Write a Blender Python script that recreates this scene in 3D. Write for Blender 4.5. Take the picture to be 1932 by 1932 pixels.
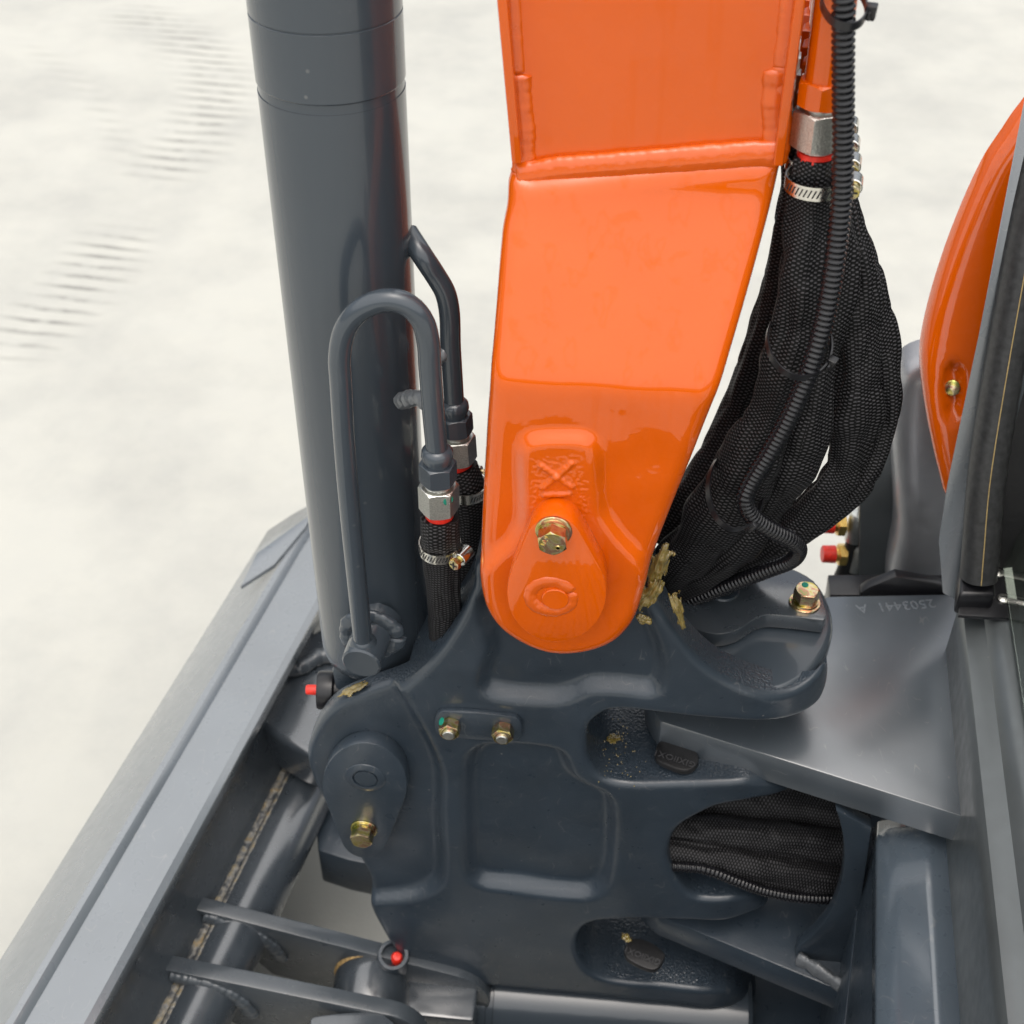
import bpy, bmesh, math, random
import numpy as np
from mathutils import Vector, Matrix, geometry, noise

random.seed(7); rng = np.random.default_rng(7)
for o in list(bpy.data.objects): bpy.data.objects.remove(o, do_unlink=True)
scene = bpy.context.scene
COL = scene.collection

# ------------------------------------------------------------------ camera
PITCH, YAW, FPX, W = math.radians(40), math.radians(6), 2511.0, 1932.0
CAM = np.array([0.0, -0.75, 1.45])
cam_d = bpy.data.cameras.new('camera'); cam = bpy.data.objects.new('camera', cam_d); COL.objects.link(cam)
cam.location = CAM; cam.rotation_euler = (math.pi/2-PITCH, 0, YAW)
cam_d.sensor_width = 36; cam_d.lens = 36*FPX/W; cam_d.clip_start = 0.02; cam_d.clip_end = 400
cam_d.dof.use_dof = True; cam_d.dof.focus_distance = 0.99; cam_d.dof.aperture_fstop = 9
scene.camera = cam

# ------------------------------------------------------------------ sky and sun (bright overcast)
SUN_EL, SUN_AZ = math.radians(78), math.radians(180)      # azimuth from +Y towards +X
world = bpy.data.worlds.new('World'); scene.world = world; world.use_nodes = True
wn = world.node_tree; wn.nodes.clear()
wo = wn.nodes.new('ShaderNodeOutputWorld'); wb = wn.nodes.new('ShaderNodeBackground')
sky = wn.nodes.new('ShaderNodeTexSky'); sky.sky_type = 'NISHITA'; sky.sun_disc = False
sky.sun_elevation = SUN_EL; sky.sun_rotation = SUN_AZ; sky.air_density = 1.0; sky.dust_density = 6.0; sky.ozone_density = 1.0
hs = wn.nodes.new('ShaderNodeHueSaturation'); hs.inputs['Saturation'].default_value = 0.5
wn.links.new(sky.outputs[0], hs.inputs['Color']); wn.links.new(hs.outputs[0], wb.inputs[0])
wb.inputs[1].default_value = 0.08; wn.links.new(wb.outputs[0], wo.inputs[0])
sun_d = bpy.data.lights.new('sun', 'SUN'); sun_d.energy = 1.5; sun_d.angle = math.radians(140); sun_d.color = (1.0, 0.97, 0.9)
sun = bpy.data.objects.new('sun', sun_d); COL.objects.link(sun)
sd_ = Vector((math.sin(SUN_AZ)*math.cos(SUN_EL), math.cos(SUN_AZ)*math.cos(SUN_EL), math.sin(SUN_EL)))
sun.rotation_euler = sd_.to_track_quat('Z', 'Y').to_euler(); sun.location = sd_*6
vs = scene.view_settings; vs.view_transform = 'Standard'; vs.look = 'None'; vs.gamma = 1; vs.use_curve_mapping = False
vs.exposure = 0.92
scene.render.engine = 'CYCLES'
scene.cycles.max_bounces = 6; scene.cycles.diffuse_bounces = 2; scene.cycles.glossy_bounces = 3; scene.cycles.transmission_bounces = 4

# ------------------------------------------------------------------ measuring: a spot in the photograph + one known coordinate -> a point in the place
cp, sp, cy_, sy_ = math.cos(PITCH), math.sin(PITCH), math.cos(YAW), math.sin(YAW)
FW = np.array([-sy_*cp, cy_*cp, -sp]); RT = np.array([cy_, sy_, 0.0]); UP = np.cross(RT, FW)
def ray(px, py): return FW*FPX + RT*(px-966) - UP*(py-966)
def PY(px, py, y): d = ray(px, py); return Vector(CAM + d*(y-CAM[1])/d[1])
def PZ(px, py, z): d = ray(px, py); return Vector(CAM + d*(z-CAM[2])/d[2])
def PX(px, py, x): d = ray(px, py); return Vector(CAM + d*(x-CAM[0])/d[0])
def mpp(p): return float((np.array(p)-CAM) @ FW)/FPX              # metres per photo unit at p
def PF(px, py, F):
    d = ray(px, py)
    lo, hi = 0.1/FPX, 3.0/FPX
    g = lambda t: (CAM[1]+d[1]*t) - F(CAM[0]+d[0]*t, CAM[2]+d[2]*t)
    for _ in range(50):
        m = (lo+hi)/2
        if g(m) > 0: hi = m
        else: lo = m
    return Vector(CAM + d*hi)

# ------------------------------------------------------------------ materials
def nodes(name):
    m = bpy.data.materials.new(name); m.use_nodes = True
    nt = m.node_tree; return m, nt, nt.nodes['Principled BSDF']
def N(nt, t, **kw):
    n = nt.nodes.new(t)
    for k, v in kw.items():
        if k in n.inputs: n.inputs[k].default_value = v
        else: setattr(n, k, v)
    return n
def ramp(nt, src, stops):
    r = nt.nodes.new('ShaderNodeValToRGB'); el = r.color_ramp.elements
    while len(el) < len(stops): el.new(0.5)
    for e, (p, c) in zip(el, stops):
        e.position = p; e.color = (c, c, c, 1) if isinstance(c, (int, float)) else (*c, 1)
    nt.links.new(src, r.inputs[0]); return r
def mixc(nt, fac, a, b):
    m = nt.nodes.new('ShaderNodeMix'); m.data_type = 'RGBA'
    for s, v in ((0, fac), (6, a), (7, b)):
        if hasattr(v, 'is_linked') or hasattr(v, 'links'): nt.links.new(v, m.inputs[s])
        else: m.inputs[s].default_value = v if s == 0 else (*v, 1)
    return m.outputs[2]
def tc(nt): return nt.nodes.new('ShaderNodeNewGeometry').outputs['Position']
def paint(name, col, rough=0.3, coat=0.5, coat_rough=0.06, peel=0.02, dirt=0.25, specks=0.5, dust=(0.3, 0.29, 0.27), grain=0.0, metallic=0.0, ior=1.5, scale=1.0, spec=0.5, ripple=0.0, streak=0.0, coat_ior=1.5, rvar=1.0, scratch=0.0):
    """paint with slight orange peel, blotchy gloss, pale specks and scuffs"""
    m, nt, b = nodes(name); L = nt.links.new; pos = tc(nt)
    n1 = N(nt, 'ShaderNodeTexNoise', Scale=14.0*scale, Detail=3.0); L(pos, n1.inputs['Vector'])
    n2 = N(nt, 'ShaderNodeTexNoise', Scale=70.0*scale, Detail=2.0); L(pos, n2.inputs['Vector'])
    v = N(nt, 'ShaderNodeTexVoronoi', Scale=85.0*scale); L(pos, v.inputs['Vector'])
    sp1 = ramp(nt, v.outputs['Distance'], [(0.0, 1), (0.05, 1), (0.09, 0)])
    msk = ramp(nt, n1.outputs[0], [(0.52, 0), (0.66, 1)])
    mul = N(nt, 'ShaderNodeMath', operation='MULTIPLY'); L(sp1.outputs[0], mul.inputs[0]); L(msk.outputs[0], mul.inputs[1])
    mul2 = N(nt, 'ShaderNodeMath', operation='MULTIPLY'); L(mul.outputs[0], mul2.inputs[0]); mul2.inputs[1].default_value = specks
    dk = tuple(c*(1-dirt*0.6) for c in col); lt = tuple(min(1, c*(1+dirt*0.25)) for c in col)
    c1 = mixc(nt, ramp(nt, n1.outputs[0], [(0.3, 0), (0.7, 1)]).outputs[0], dk, lt)
    c2 = mixc(nt, mul2.outputs[0], c1, dust)
    if scratch:     # hairline scuffs: thin iso-lines of a stretched noise, only in rubbed patches
        mp = N(nt, 'ShaderNodeMapping'); mp.inputs['Scale'].default_value = (60, 22, 34); mp.inputs['Rotation'].default_value = (0.5, 0.7, 0.4); L(pos, mp.inputs['Vector'])
        ns = N(nt, 'ShaderNodeTexNoise', Scale=1.0, Detail=1.0); L(mp.outputs[0], ns.inputs['Vector'])
        ln_ = ramp(nt, ns.outputs[0], [(0.492, 0), (0.497, 1), (0.503, 1), (0.508, 0)])
        pm = ramp(nt, n2.outputs[0], [(0.54, 0), (0.62, 1)])
        q1 = N(nt, 'ShaderNodeMath', operation='MULTIPLY'); L(ln_.outputs[0], q1.inputs[0]); L(pm.outputs[0], q1.inputs[1])
        q2 = N(nt, 'ShaderNodeMath', operation='MULTIPLY'); L(q1.outputs[0], q2.inputs[0]); q2.inputs[1].default_value = scratch
        c2 = mixc(nt, q2.outputs[0], c2, dust)
    L(c2, b.inputs['Base Color'])
    rr = ramp(nt, n2.outputs[0], [(0.3, max(0.02, rough-0.06*rvar)), (0.7, rough+0.08*rvar)]); L(rr.outputs[0], b.inputs['Roughness'])
    b.inputs['Metallic'].default_value = metallic; b.inputs['IOR'].default_value = ior; b.inputs['Specular IOR Level'].default_value = spec
    b.inputs['Coat Weight'].default_value = coat; b.inputs['Coat Roughness'].default_value = coat_rough
    nb = N(nt, 'ShaderNodeTexNoise', Scale=(160.0 if not grain else 420.0)*scale, Detail=1.0); L(pos, nb.inputs['Vector'])
    bp = N(nt, 'ShaderNodeBump', Strength=max(peel, grain), Distance=0.002); L(nb.outputs[0], bp.inputs['Height'])
    b.inputs['Coat IOR'].default_value = coat_ior
    if ripple:
        n3 = N(nt, 'ShaderNodeTexNoise', Scale=45.0*scale, Detail=2.0); L(pos, n3.inputs['Vector'])
        b3 = N(nt, 'ShaderNodeBump', Strength=ripple, Distance=0.004); L(n3.outputs[0], b3.inputs['Height']); L(bp.outputs[0], b3.inputs['Normal']); bp = b3
    L(bp.outputs[0], b.inputs['Normal']); L(bp.outputs[0], b.inputs['Coat Normal'])
    if streak:      # rain runs and wiped scuffs: dull the clear coat in upright streaks
        mp = N(nt, 'ShaderNodeMapping'); mp.inputs['Scale'].default_value = (38, 38, 2.2); L(pos, mp.inputs['Vector'])
        n4 = N(nt, 'ShaderNodeTexNoise', Scale=2.0, Detail=3.0); L(mp.outputs[0], n4.inputs['Vector'])
        n5 = N(nt, 'ShaderNodeTexNoise', Scale=60.0, Detail=5.0, Distortion=0.3); L(pos, n5.inputs['Vector'])
        a4 = ramp(nt, n4.outputs[0], [(0.56, coat), (0.60, coat*(1-streak)), (0.64, coat)])
        a5 = ramp(nt, n5.outputs[0], [(0.62, 1.0), (0.70, 1-streak*1.2), (0.78, 1-streak)])
        mm = N(nt, 'ShaderNodeMath', operation='MULTIPLY'); L(a4.outputs[0], mm.inputs[0]); L(a5.outputs[0], mm.inputs[1]); L(mm.outputs[0], b.inputs['Coat Weight'])
    return m
def plain(name, col, rough=0.4, metallic=0.0, bump=0.0, bscale=300.0, coat=0.0, var=0.15, trans=0.0, sss=0.0):
    m, nt, b = nodes(name); L = nt.links.new; pos = tc(nt)
    n = N(nt, 'ShaderNodeTexNoise', Scale=bscale, Detail=4.0); L(pos, n.inputs['Vector'])
    c = mixc(nt, ramp(nt, n.outputs[0], [(0.3, 0), (0.7, 1)]).outputs[0], tuple(x*(1-var) for x in col), tuple(min(1, x*(1+var)) for x in col))
    L(c, b.inputs['Base Color']); b.inputs['Roughness'].default_value = rough; b.inputs['Metallic'].default_value = metallic
    b.inputs['Coat Weight'].default_value = coat; b.inputs['Transmission Weight'].default_value = trans
    b.inputs['Subsurface Weight'].default_value = sss; b.inputs['Subsurface Radius'].default_value = (0.01, 0.006, 0.002)
    if bump:
        bp = N(nt, 'ShaderNodeBump', Strength=bump, Distance=0.001); L(n.outputs[0], bp.inputs['Height']); L(bp.outputs[0], b.inputs['Normal'])
    return m
ORANGE = (0.68, 0.102, 0.0004)
M = {}
M['orange'] = paint('orange_paint', ORANGE, 0.25, 1.0, 0.02, spec=0.05, coat_ior=1.52, ripple=0.05, streak=0.22, peel=0.015, dirt=0.06, specks=0.0)
M['orange_weld'] = paint('orange_weld', ORANGE, 0.3, 0.5, 0.08, peel=0.2, dirt=0.1, specks=0.0)
GREY = (0.031, 0.043, 0.057)
M['grey'] = paint('grey_paint', GREY, 0.33, 0.3, 0.14, spec=0.5, ripple=0.06, grain=0.05, scratch=0.16, peel=0.06, dirt=0.3, specks=0.45)
M['cyl'] = paint('cylinder_paint', (0.044, 0.056, 0.069), 0.25, 0.4, 0.05, peel=0.006, dirt=0.08, specks=0.3, scale=0.6, rvar=0.15)
M['grain'] = paint('grey_cast_grain', GREY, 0.3, 0.4, 0.1, grain=0.5, dirt=0.4, specks=0.8)
M['plate'] = paint('grey_plate', (0.072, 0.086, 0.100), 0.3, 1.0, 0.26, peel=0.01, ripple=0.025, dirt=0.35, specks=0.05, coat_ior=2.25, rvar=0.4, scratch=0.25)
M['cover'] = paint('cover_paint', (0.075, 0.097, 0.120), 0.3, 1.0, 0.15, peel=0.02, dirt=0.2, specks=0.4, coat_ior=1.9, scratch=0.2)
M['tubem'] = paint('satin_grey', (0.041, 0.050, 0.060), 0.3, 1.0, 0.2, peel=0.03, dirt=0.3, specks=0.3, coat_ior=1.9)
M['dull'] = paint('dull_grey', (0.054, 0.064, 0.074), 0.3, 0.4, 0.12, peel=0.05, dirt=0.3, specks=0.3)
M['blade'] = paint('blade_paint', (0.135, 0.155, 0.172), 0.3, 1.0, 0.24, peel=0.015, ripple=0.015, dirt=0.15, specks=0.15, coat_ior=2.0, scratch=0.3)
M['weldgrey'] = paint('grey_weld', (0.13, 0.14, 0.15), 0.35, 0.4, 0.1, peel=0.25, dirt=0.5, specks=0.5)
M['sill'] = paint('cab_sill', (0.13, 0.145, 0.15), 0.36, 0.3, 0.2, metallic=0.5, peel=0.02, dirt=0.2, specks=0.3)
M['silver'] = paint('silver_panel', (0.36, 0.37, 0.39), 0.38, 0.4, 0.2, peel=0.02, dirt=0.15, specks=0.0, metallic=0.6)
M['rubber'] = plain('black_rubber', (0.012, 0.012, 0.013), 0.45, bump=0.25, bscale=240)
M['seal'] = plain('seal_rubber', (0.034, 0.035, 0.036), 0.42, bump=0.3, bscale=200, var=0.3)
M['plastic'] = plain('black_plastic', (0.010, 0.010, 0.012), 0.32, bump=0.05)
M['conduit'] = plain('conduit_plastic', (0.009, 0.009, 0.011), 0.2)
M['red'] = plain('red_plastic', (0.75, 0.03, 0.015), 0.4, var=0.2, sss=0.1)
M['steel'] = plain('zinc_steel', (0.62, 0.62, 0.58), 0.33, 1.0, bump=0.35, bscale=900, var=0.2)
M['band'] = plain('stainless_band', (0.72, 0.70, 0.64), 0.22, 1.0, bump=0.05)
M['dark'] = plain('dark_slot', (0.02, 0.02, 0.02), 0.6)
M['brass'] = plain('brass', (0.75, 0.52, 0.16), 0.3, 1.0)
M['thread'] = plain('tan_thread', (0.45, 0.33, 0.14), 0.8)
M['grease'] = plain('yellow_grease', (0.21, 0.155, 0.042), 0.18, bump=0.12, bscale=120, var=0.35, sss=0.3, coat=0.8)
M['rust'] = plain('rust_primer', (0.33, 0.22, 0.09), 0.7, bump=0.4, bscale=400, var=0.6)
M['weldrust'] = None
M['green'] = plain('green_paint_mark', (0.0, 0.25, 0.17), 0.5)
M['lens'] = plain('interior_dark', (0.02, 0.022, 0.022), 0.6, bump=0.2, bscale=90, var=0.6)
M['letter'] = plain('tag_letters', (0.055, 0.055, 0.058), 0.5)
m, nt, b = nodes('rusty_weld'); L = nt.links.new; pos = tc(nt)
n = N(nt, 'ShaderNodeTexNoise', Scale=130.0, Detail=3.0); L(pos, n.inputs['Vector'])
r = ramp(nt, n.outputs[0], [(0.35, (0.06, 0.065, 0.07)), (0.50, (0.22, 0.21, 0.19)), (0.60, (0.24, 0.21, 0.15)), (0.72, (0.30, 0.21, 0.10))])
L(r.outputs[0], b.inputs['Base Color']); b.inputs['Roughness'].default_value = 0.45
bp = N(nt, 'ShaderNodeBump', Strength=0.5, Distance=0.002); L(n.outputs[0], bp.inputs['Height']); L(bp.outputs[0], b.inputs['Normal']); M['weldrust'] = m
# yellow passivated bolts
m, nt, b = nodes('yellow_zinc'); L = nt.links.new; pos = tc(nt)
n = N(nt, 'ShaderNodeTexNoise', Scale=95.0, Detail=3.0, Distortion=1.2); L(pos, n.inputs['Vector'])
r = ramp(nt, n.outputs[0], [(0.25, (0.30, 0.34, 0.10)), (0.42, (0.62, 0.50, 0.16)), (0.52, (0.70, 0.62, 0.38)), (0.62, (0.60, 0.30, 0.20)), (0.75, (0.34, 0.42, 0.16))])
L(r.outputs[0], b.inputs['Base Color']); b.inputs['Metallic'].default_value = 1; b.inputs['Roughness'].default_value = 0.27
M['zinc'] = m
# woven sleeve: warp and weft dots from the tube's own length/girth coordinates
def weave(name, pitch=0.0031, hi=0.075, lo=0.002):
    m, nt, b = nodes(name); L = nt.links.new
    uv = N(nt, 'ShaderNodeUVMap'); sx = N(nt, 'ShaderNodeSeparateXYZ'); L(uv.outputs[0], sx.inputs[0])
    ns = N(nt, 'ShaderNodeTexNoise', Scale=28.0, Detail=2.0); L(uv.outputs[0], ns.inputs['Vector'])
    def wave(sock, k, ph):
        a = N(nt, 'ShaderNodeMath', operation='MULTIPLY_ADD'); L(sock, a.inputs[0]); a.inputs[1].default_value = k; a.inputs[2].default_value = ph
        d = N(nt, 'ShaderNodeMath', operation='MULTIPLY_ADD'); L(ns.outputs[0], d.inputs[0]); d.inputs[1].default_value = 6.0; L(a.outputs[0], d.inputs[2])
        s = N(nt, 'ShaderNodeMath', operation='SINE'); L(d.outputs[0], s.inputs[0]); return s.outputs[0]
    k = 2*math.pi/pitch
    su = wave(sx.outputs[0], k, 0.0); sv = wave(sx.outputs[1], k*0.5, 0.4)
    pr = N(nt, 'ShaderNodeMath', operation='MULTIPLY'); L(su, pr.inputs[0]); L(sv, pr.inputs[1])
    sc = N(nt, 'ShaderNodeMath', operation='MULTIPLY_ADD'); L(pr.outputs[0], sc.inputs[0]); sc.inputs[1].default_value = 0.5; sc.inputs[2].default_value = 0.5
    rr = ramp(nt, sc.outputs[0], [(0.55, 0), (0.85, 1)])
    L(mixc(nt, rr.outputs[0], (lo, lo, lo*1.1), (hi, hi*0.97, hi*1.03)), b.inputs['Base Color'])
    bp = N(nt, 'ShaderNodeBump', Strength=0.5, Distance=0.0006); L(sc.outputs[0], bp.inputs['Height']); L(bp.outputs[0], b.inputs['Normal'])
    b.inputs['Roughness'].default_value = 0.55; b.inputs['Specular IOR Level'].default_value = 0.25
    return m
M['weave'] = weave('woven_sleeve')
# glass
m, nt, b = nodes('green_glass'); b.inputs['Base Color'].default_value = (0.55, 0.62, 0.55, 1); b.inputs['Transmission Weight'].default_value = 0.93
b.inputs['Roughness'].default_value = 0.05; b.inputs['IOR'].default_value = 1.45; M['glass'] = m
# concrete yard with tread marks left by a tracked machine
gp = lambda x, y: PZ(x, y, 0.0)
def circ3(a, b, c):
    ax, ay, bx, by, cx, cy = a.x, a.y, b.x, b.y, c.x, c.y
    d = 2*(ax*(by-cy)+bx*(cy-ay)+cx*(ay-by))
    ux = ((ax*ax+ay*ay)*(by-cy)+(bx*bx+by*by)*(cy-ay)+(cx*cx+cy*cy)*(ay-by))/d
    uy = ((ax*ax+ay*ay)*(cx-bx)+(bx*bx+by*by)*(ax-cx)+(cx*cx+cy*cy)*(bx-ax))/d
    return ux, uy, math.hypot(ax-ux, ay-uy)
m, nt, b = nodes('concrete_yard'); L = nt.links.new; pos = tc(nt)
n1 = N(nt, 'ShaderNodeTexNoise', Scale=2.2, Detail=7.0, Roughness=0.62); L(pos, n1.inputs['Vector'])
n2 = N(nt, 'ShaderNodeTexNoise', Scale=11.0, Detail=8.0, Roughness=0.7); L(pos, n2.inputs['Vector'])
c1 = mixc(nt, ramp(nt, n1.outputs[0], [(0.38, 0), (0.58, 1)]).outputs[0], (0.385, 0.385, 0.360), (0.462, 0.461, 0.424))
c2 = mixc(nt, ramp(nt, n2.outputs[0], [(0.35, 0.0), (0.7, 0.35)]).outputs[0], c1, (0.52, 0.513, 0.455))
def treads(col, cx, cy, R, w, a0, a1, k, dark, seed):
    s = N(nt, 'ShaderNodeVectorMath', operation='SUBTRACT'); L(pos, s.inputs[0]); s.inputs[1].default_value = (cx, cy, 0)
    sep = N(nt, 'ShaderNodeSeparateXYZ'); L(s.outputs[0], sep.inputs[0])
    ln = N(nt, 'ShaderNodeVectorMath', operation='LENGTH'); L(s.outputs[0], ln.inputs[0])
    d = N(nt, 'ShaderNodeMath', operation='SUBTRACT'); L(ln.outputs['Value'], d.inputs[0]); d.inputs[1].default_value = R
    ab = N(nt, 'ShaderNodeMath', operation='ABSOLUTE'); L(d.outputs[0], ab.inputs[0])
    wob = N(nt, 'ShaderNodeMath', operation='MULTIPLY_ADD'); L(n2.outputs[0], wob.inputs[0]); wob.inputs[1].default_value = 0.12; L(ab.outputs[0], wob.inputs[2])
    band = N(nt, 'ShaderNodeMapRange'); L(wob.outputs[0], band.inputs[0]); band.inputs[1].default_value = w+0.09; band.inputs[2].default_value = w
    an = N(nt, 'ShaderNodeMath', operation='ARCTAN2'); L(sep.outputs[1], an.inputs[0]); L(sep.outputs[0], an.inputs[1])
    tilt = N(nt, 'ShaderNodeMath', operation='MULTIPLY_ADD'); L(d.outputs[0], tilt.inputs[0]); tilt.inputs[1].default_value = 0.10; L(sep.outputs[1], tilt.inputs[2])
    kk = N(nt, 'ShaderNodeMath', operation='MULTIPLY_ADD'); L(tilt.outputs[0], kk.inputs[0]); kk.inputs[1].default_value = k; kk.inputs[2].default_value = seed
    wv = N(nt, 'ShaderNodeMath', operation='MULTIPLY_ADD'); L(n1.outputs[0], wv.inputs[0]); wv.inputs[1].default_value = 9.0; L(kk.outputs[0], wv.inputs[2])
    si = N(nt, 'ShaderNodeMath', operation='SINE'); L(wv.outputs[0], si.inputs[0])
    bars = ramp(nt, si.outputs[0], [(0.35, 0), (0.75, 1)])
    a_ = N(nt, 'ShaderNodeMapRange', interpolation_type='SMOOTHSTEP'); L(an.outputs[0], a_.inputs[0]); a_.inputs[1].default_value = a0-0.08; a_.inputs[2].default_value = a0+0.08
    b_ = N(nt, 'ShaderNodeMapRange', interpolation_type='SMOOTHSTEP'); L(an.outputs[0], b_.inputs[0]); b_.inputs[1].default_value = a1+0.08; b_.inputs[2].default_value = a1-0.08
    fade = ramp(nt, n2.outputs[0], [(0.38, 0.1), (0.56, 1)])
    x = None
    for q in (band.outputs[0], bars.outputs[0], a_.outputs[0], b_.outputs[0], fade.outputs[0]):
        if x is None: x = q; continue
        mm = N(nt, 'ShaderNodeMath', operation='MULTIPLY'); L(x, mm.inputs[0]); L(q, mm.inputs[1]); x = mm.outputs[0]
    mm = N(nt, 'ShaderNodeMath', operation='MULTIPLY'); L(x, mm.inputs[0]); mm.inputs[1].default_value = dark
    return mixc(nt, mm.outputs[0], col, (0.20, 0.198, 0.185))
def arc_marks(col, pts, w, k, dark, seed):
    A = [gp(*p) for p in pts]; cx, cy, R = circ3(*A)
    an = [math.atan2(p.y-cy, p.x-cx) for p in A]
    return treads(col, cx, cy, R, w, min(an), max(an), k, dark, seed)
c2 = arc_marks(c2, [(230, 20), (400, 205), (290, 330)], 0.10, 120, 0.85, 0.0)
c2 = arc_marks(c2, [(40, 80), (200, 220), (240, 310)], 0.03, 105, 0.5, 2.0)
c2 = arc_marks(c2, [(225, 440), (150, 540), (10, 660)], 0.09, 140, 0.85, 1.0)
L(c2, b.inputs['Base Color']); b.inputs['Roughness'].default_value = 0.75
bp = N(nt, 'ShaderNodeBump', Strength=0.15, Distance=0.01); L(n2.outputs[0], bp.inputs['Height']); L(bp.outputs[0], b.inputs['Normal'])
M['concrete'] = m

# ------------------------------------------------------------------ object helpers
def mk(name, verts, faces, mat, parent=None, smooth=True, ang=38, uvs=None):
    me = bpy.data.meshes.new(name); me.from_pydata([tuple(v) for v in verts], [], faces); me.validate()
    if uvs is not None:
        ul = me.uv_layers.new(name='UVMap')
        arr = np.array([uvs[l.vertex_index] for l in me.loops], dtype=np.float32).ravel(); ul.data.foreach_set('uv', arr)
    if smooth:
        me.shade_smooth(); me.set_sharp_from_angle(angle=math.radians(ang))
    me.materials.append(M[mat] if isinstance(mat, str) else mat); me.update()
    o = bpy.data.objects.new(name, me); COL.objects.link(o)
    if parent is not None: o.parent = parent
    return o
def from_bm(name, bm, mat, parent=None, smooth=True, ang=38):
    bmesh.ops.recalc_face_normals(bm, faces=bm.faces)
    me = bpy.data.meshes.new(name); bm.to_mesh(me); bm.free()
    if smooth: me.shade_smooth(); me.set_sharp_from_angle(angle=math.radians(ang))
    me.materials.append(M[mat]); o = bpy.data.objects.new(name, me); COL.objects.link(o)
    if parent is not None: o.parent = parent
    return o
def thing(name, label, cat, group=None):
    o = bpy.data.objects.new(name, None); COL.objects.link(o); o.empty_display_size = 0.02
    o['label'] = label; o['category'] = cat
    if group: o['group'] = group
    return o
def tag(o, label, cat, group=None):
    o['label'] = label; o['category'] = cat
    if group: o['group'] = group
    return o
def spline(pts, n=8, closed=False):
    P = [np.array(p, float) for p in pts]; out = []
    m = len(P); rngk = range(m) if closed else range(m-1)
    for i in rngk:
        if closed: p0, p1, p2, p3 = P[i-1], P[i], P[(i+1) % m], P[(i+2) % m]
        else: p0, p1, p2, p3 = P[max(i-1, 0)], P[i], P[i+1], P[min(i+2, m-1)]
        # centripetal style: damp tangents with segment length
        d1 = np.linalg.norm(p2-p1)
        t1 = (p2-p0)/max(np.linalg.norm(p2-p0), 1e-9)*d1; t2 = (p3-p1)/max(np.linalg.norm(p3-p1), 1e-9)*d1
        for k in range(n):
            t = k/n; h = (2*t**3-3*t**2+1, t**3-2*t**2+t, -2*t**3+3*t**2, t**3-t**2)
            out.append(h[0]*p1+h[1]*t1+h[2]*p2+h[3]*t2)
    if not closed: out.append(P[-1])
    return out
def resample(pts, step):
    P = np.array([tuple(p) for p in pts]); seg = np.linalg.norm(np.diff(P, axis=0), axis=1); s = np.concatenate([[0], np.cumsum(seg)])
    n = max(2, int(s[-1]/step)+1); t = np.linspace(0, s[-1], n)
    return np.stack([np.interp(t, s, P[:, k]) for k in range(P.shape[1])], 1), t
def frames(P):
    T = np.gradient(P, axis=0); T /= np.linalg.norm(T, axis=1)[:, None]+1e-12
    ref = np.array([0, -1.0, 0]) if abs(T[0][1]) < 0.9 else np.array([1.0, 0, 0])
    n = ref-T[0]*(ref@T[0]); n /= np.linalg.norm(n); Ns = [n]
    for i in range(1, len(P)):
        n = Ns[-1]-T[i]*(Ns[-1]@T[i]); n /= np.linalg.norm(n); Ns.append(n)
    Ns = np.array(Ns); return T, Ns, np.cross(T, Ns)
def sweep(name, P, rad, mat, parent=None, seg=16, squash=1.0, disp=None, caps=True, ang=60, t=None):
    """tube along P; rad a number or per-point array; disp(i, a, s) adds to the radius"""
    P = np.array([tuple(p) for p in P], float); n = len(P); rad = np.full(n, rad) if np.isscalar(rad) else np.array(rad)
    T, A, B = frames(P); s = np.concatenate([[0], np.cumsum(np.linalg.norm(np.diff(P, axis=0), axis=1))])
    V = []; U = []; F = []
    for i in range(n):
        for j in range(seg+1):
            a = 2*math.pi*j/seg
            r = rad[i] + (disp(i, a % (2*math.pi), s[i]) if disp else 0)
            V.append(P[i]+A[i]*math.cos(a)*r*squash+B[i]*math.sin(a)*r); U.append((s[i], a*float(np.mean(rad))))
    q = seg+1
    for i in range(n-1):
        for j in range(seg): F.append((i*q+j, i*q+j+1, (i+1)*q+j+1, (i+1)*q+j))
    if caps:
        V.append(P[0]); U.append((0, 0)); c0 = len(V)-1; V.append(P[-1]); U.append((s[-1], 0)); c1 = len(V)-1
        for j in range(seg): F.append((c0, j+1, j)); F.append((c1, (n-1)*q+j, (n-1)*q+j+1))
    o = mk(name, V, F, mat, parent, uvs=U, ang=ang)
    return o
def lathe(name, p, d, prof, mat, parent=None, seg=24, rot=0.0, ang=35, smooth=True):
    """profile [(along, radius)] turned round the axis through p in direction d"""
    p = np.array(tuple(p), float); d = np.array(tuple(d), float); d /= np.linalg.norm(d)
    ref = np.array([0, 0, 1.0]) if abs(d[2]) < 0.9 else np.array([0, -1.0, 0])
    a = ref-d*(ref@d); a /= np.linalg.norm(a); b = np.cross(d, a); V = []; F = []
    for t, r in prof:
        for j in range(seg):
            th = 2*math.pi*j/seg+rot; V.append(p+d*t+(a*math.cos(th)+b*math.sin(th))*r)
    for i in range(len(prof)-1):
        for j in range(seg): k = (j+1) % seg; F.append((i*seg+j, i*seg+k, (i+1)*seg+k, (i+1)*seg+j))
    F.append(tuple(range(seg))[::-1]); F.append(tuple((len(prof)-1)*seg+j for j in range(seg)))
    return mk(name, V, F, mat, parent, smooth=smooth, ang=ang)
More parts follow.
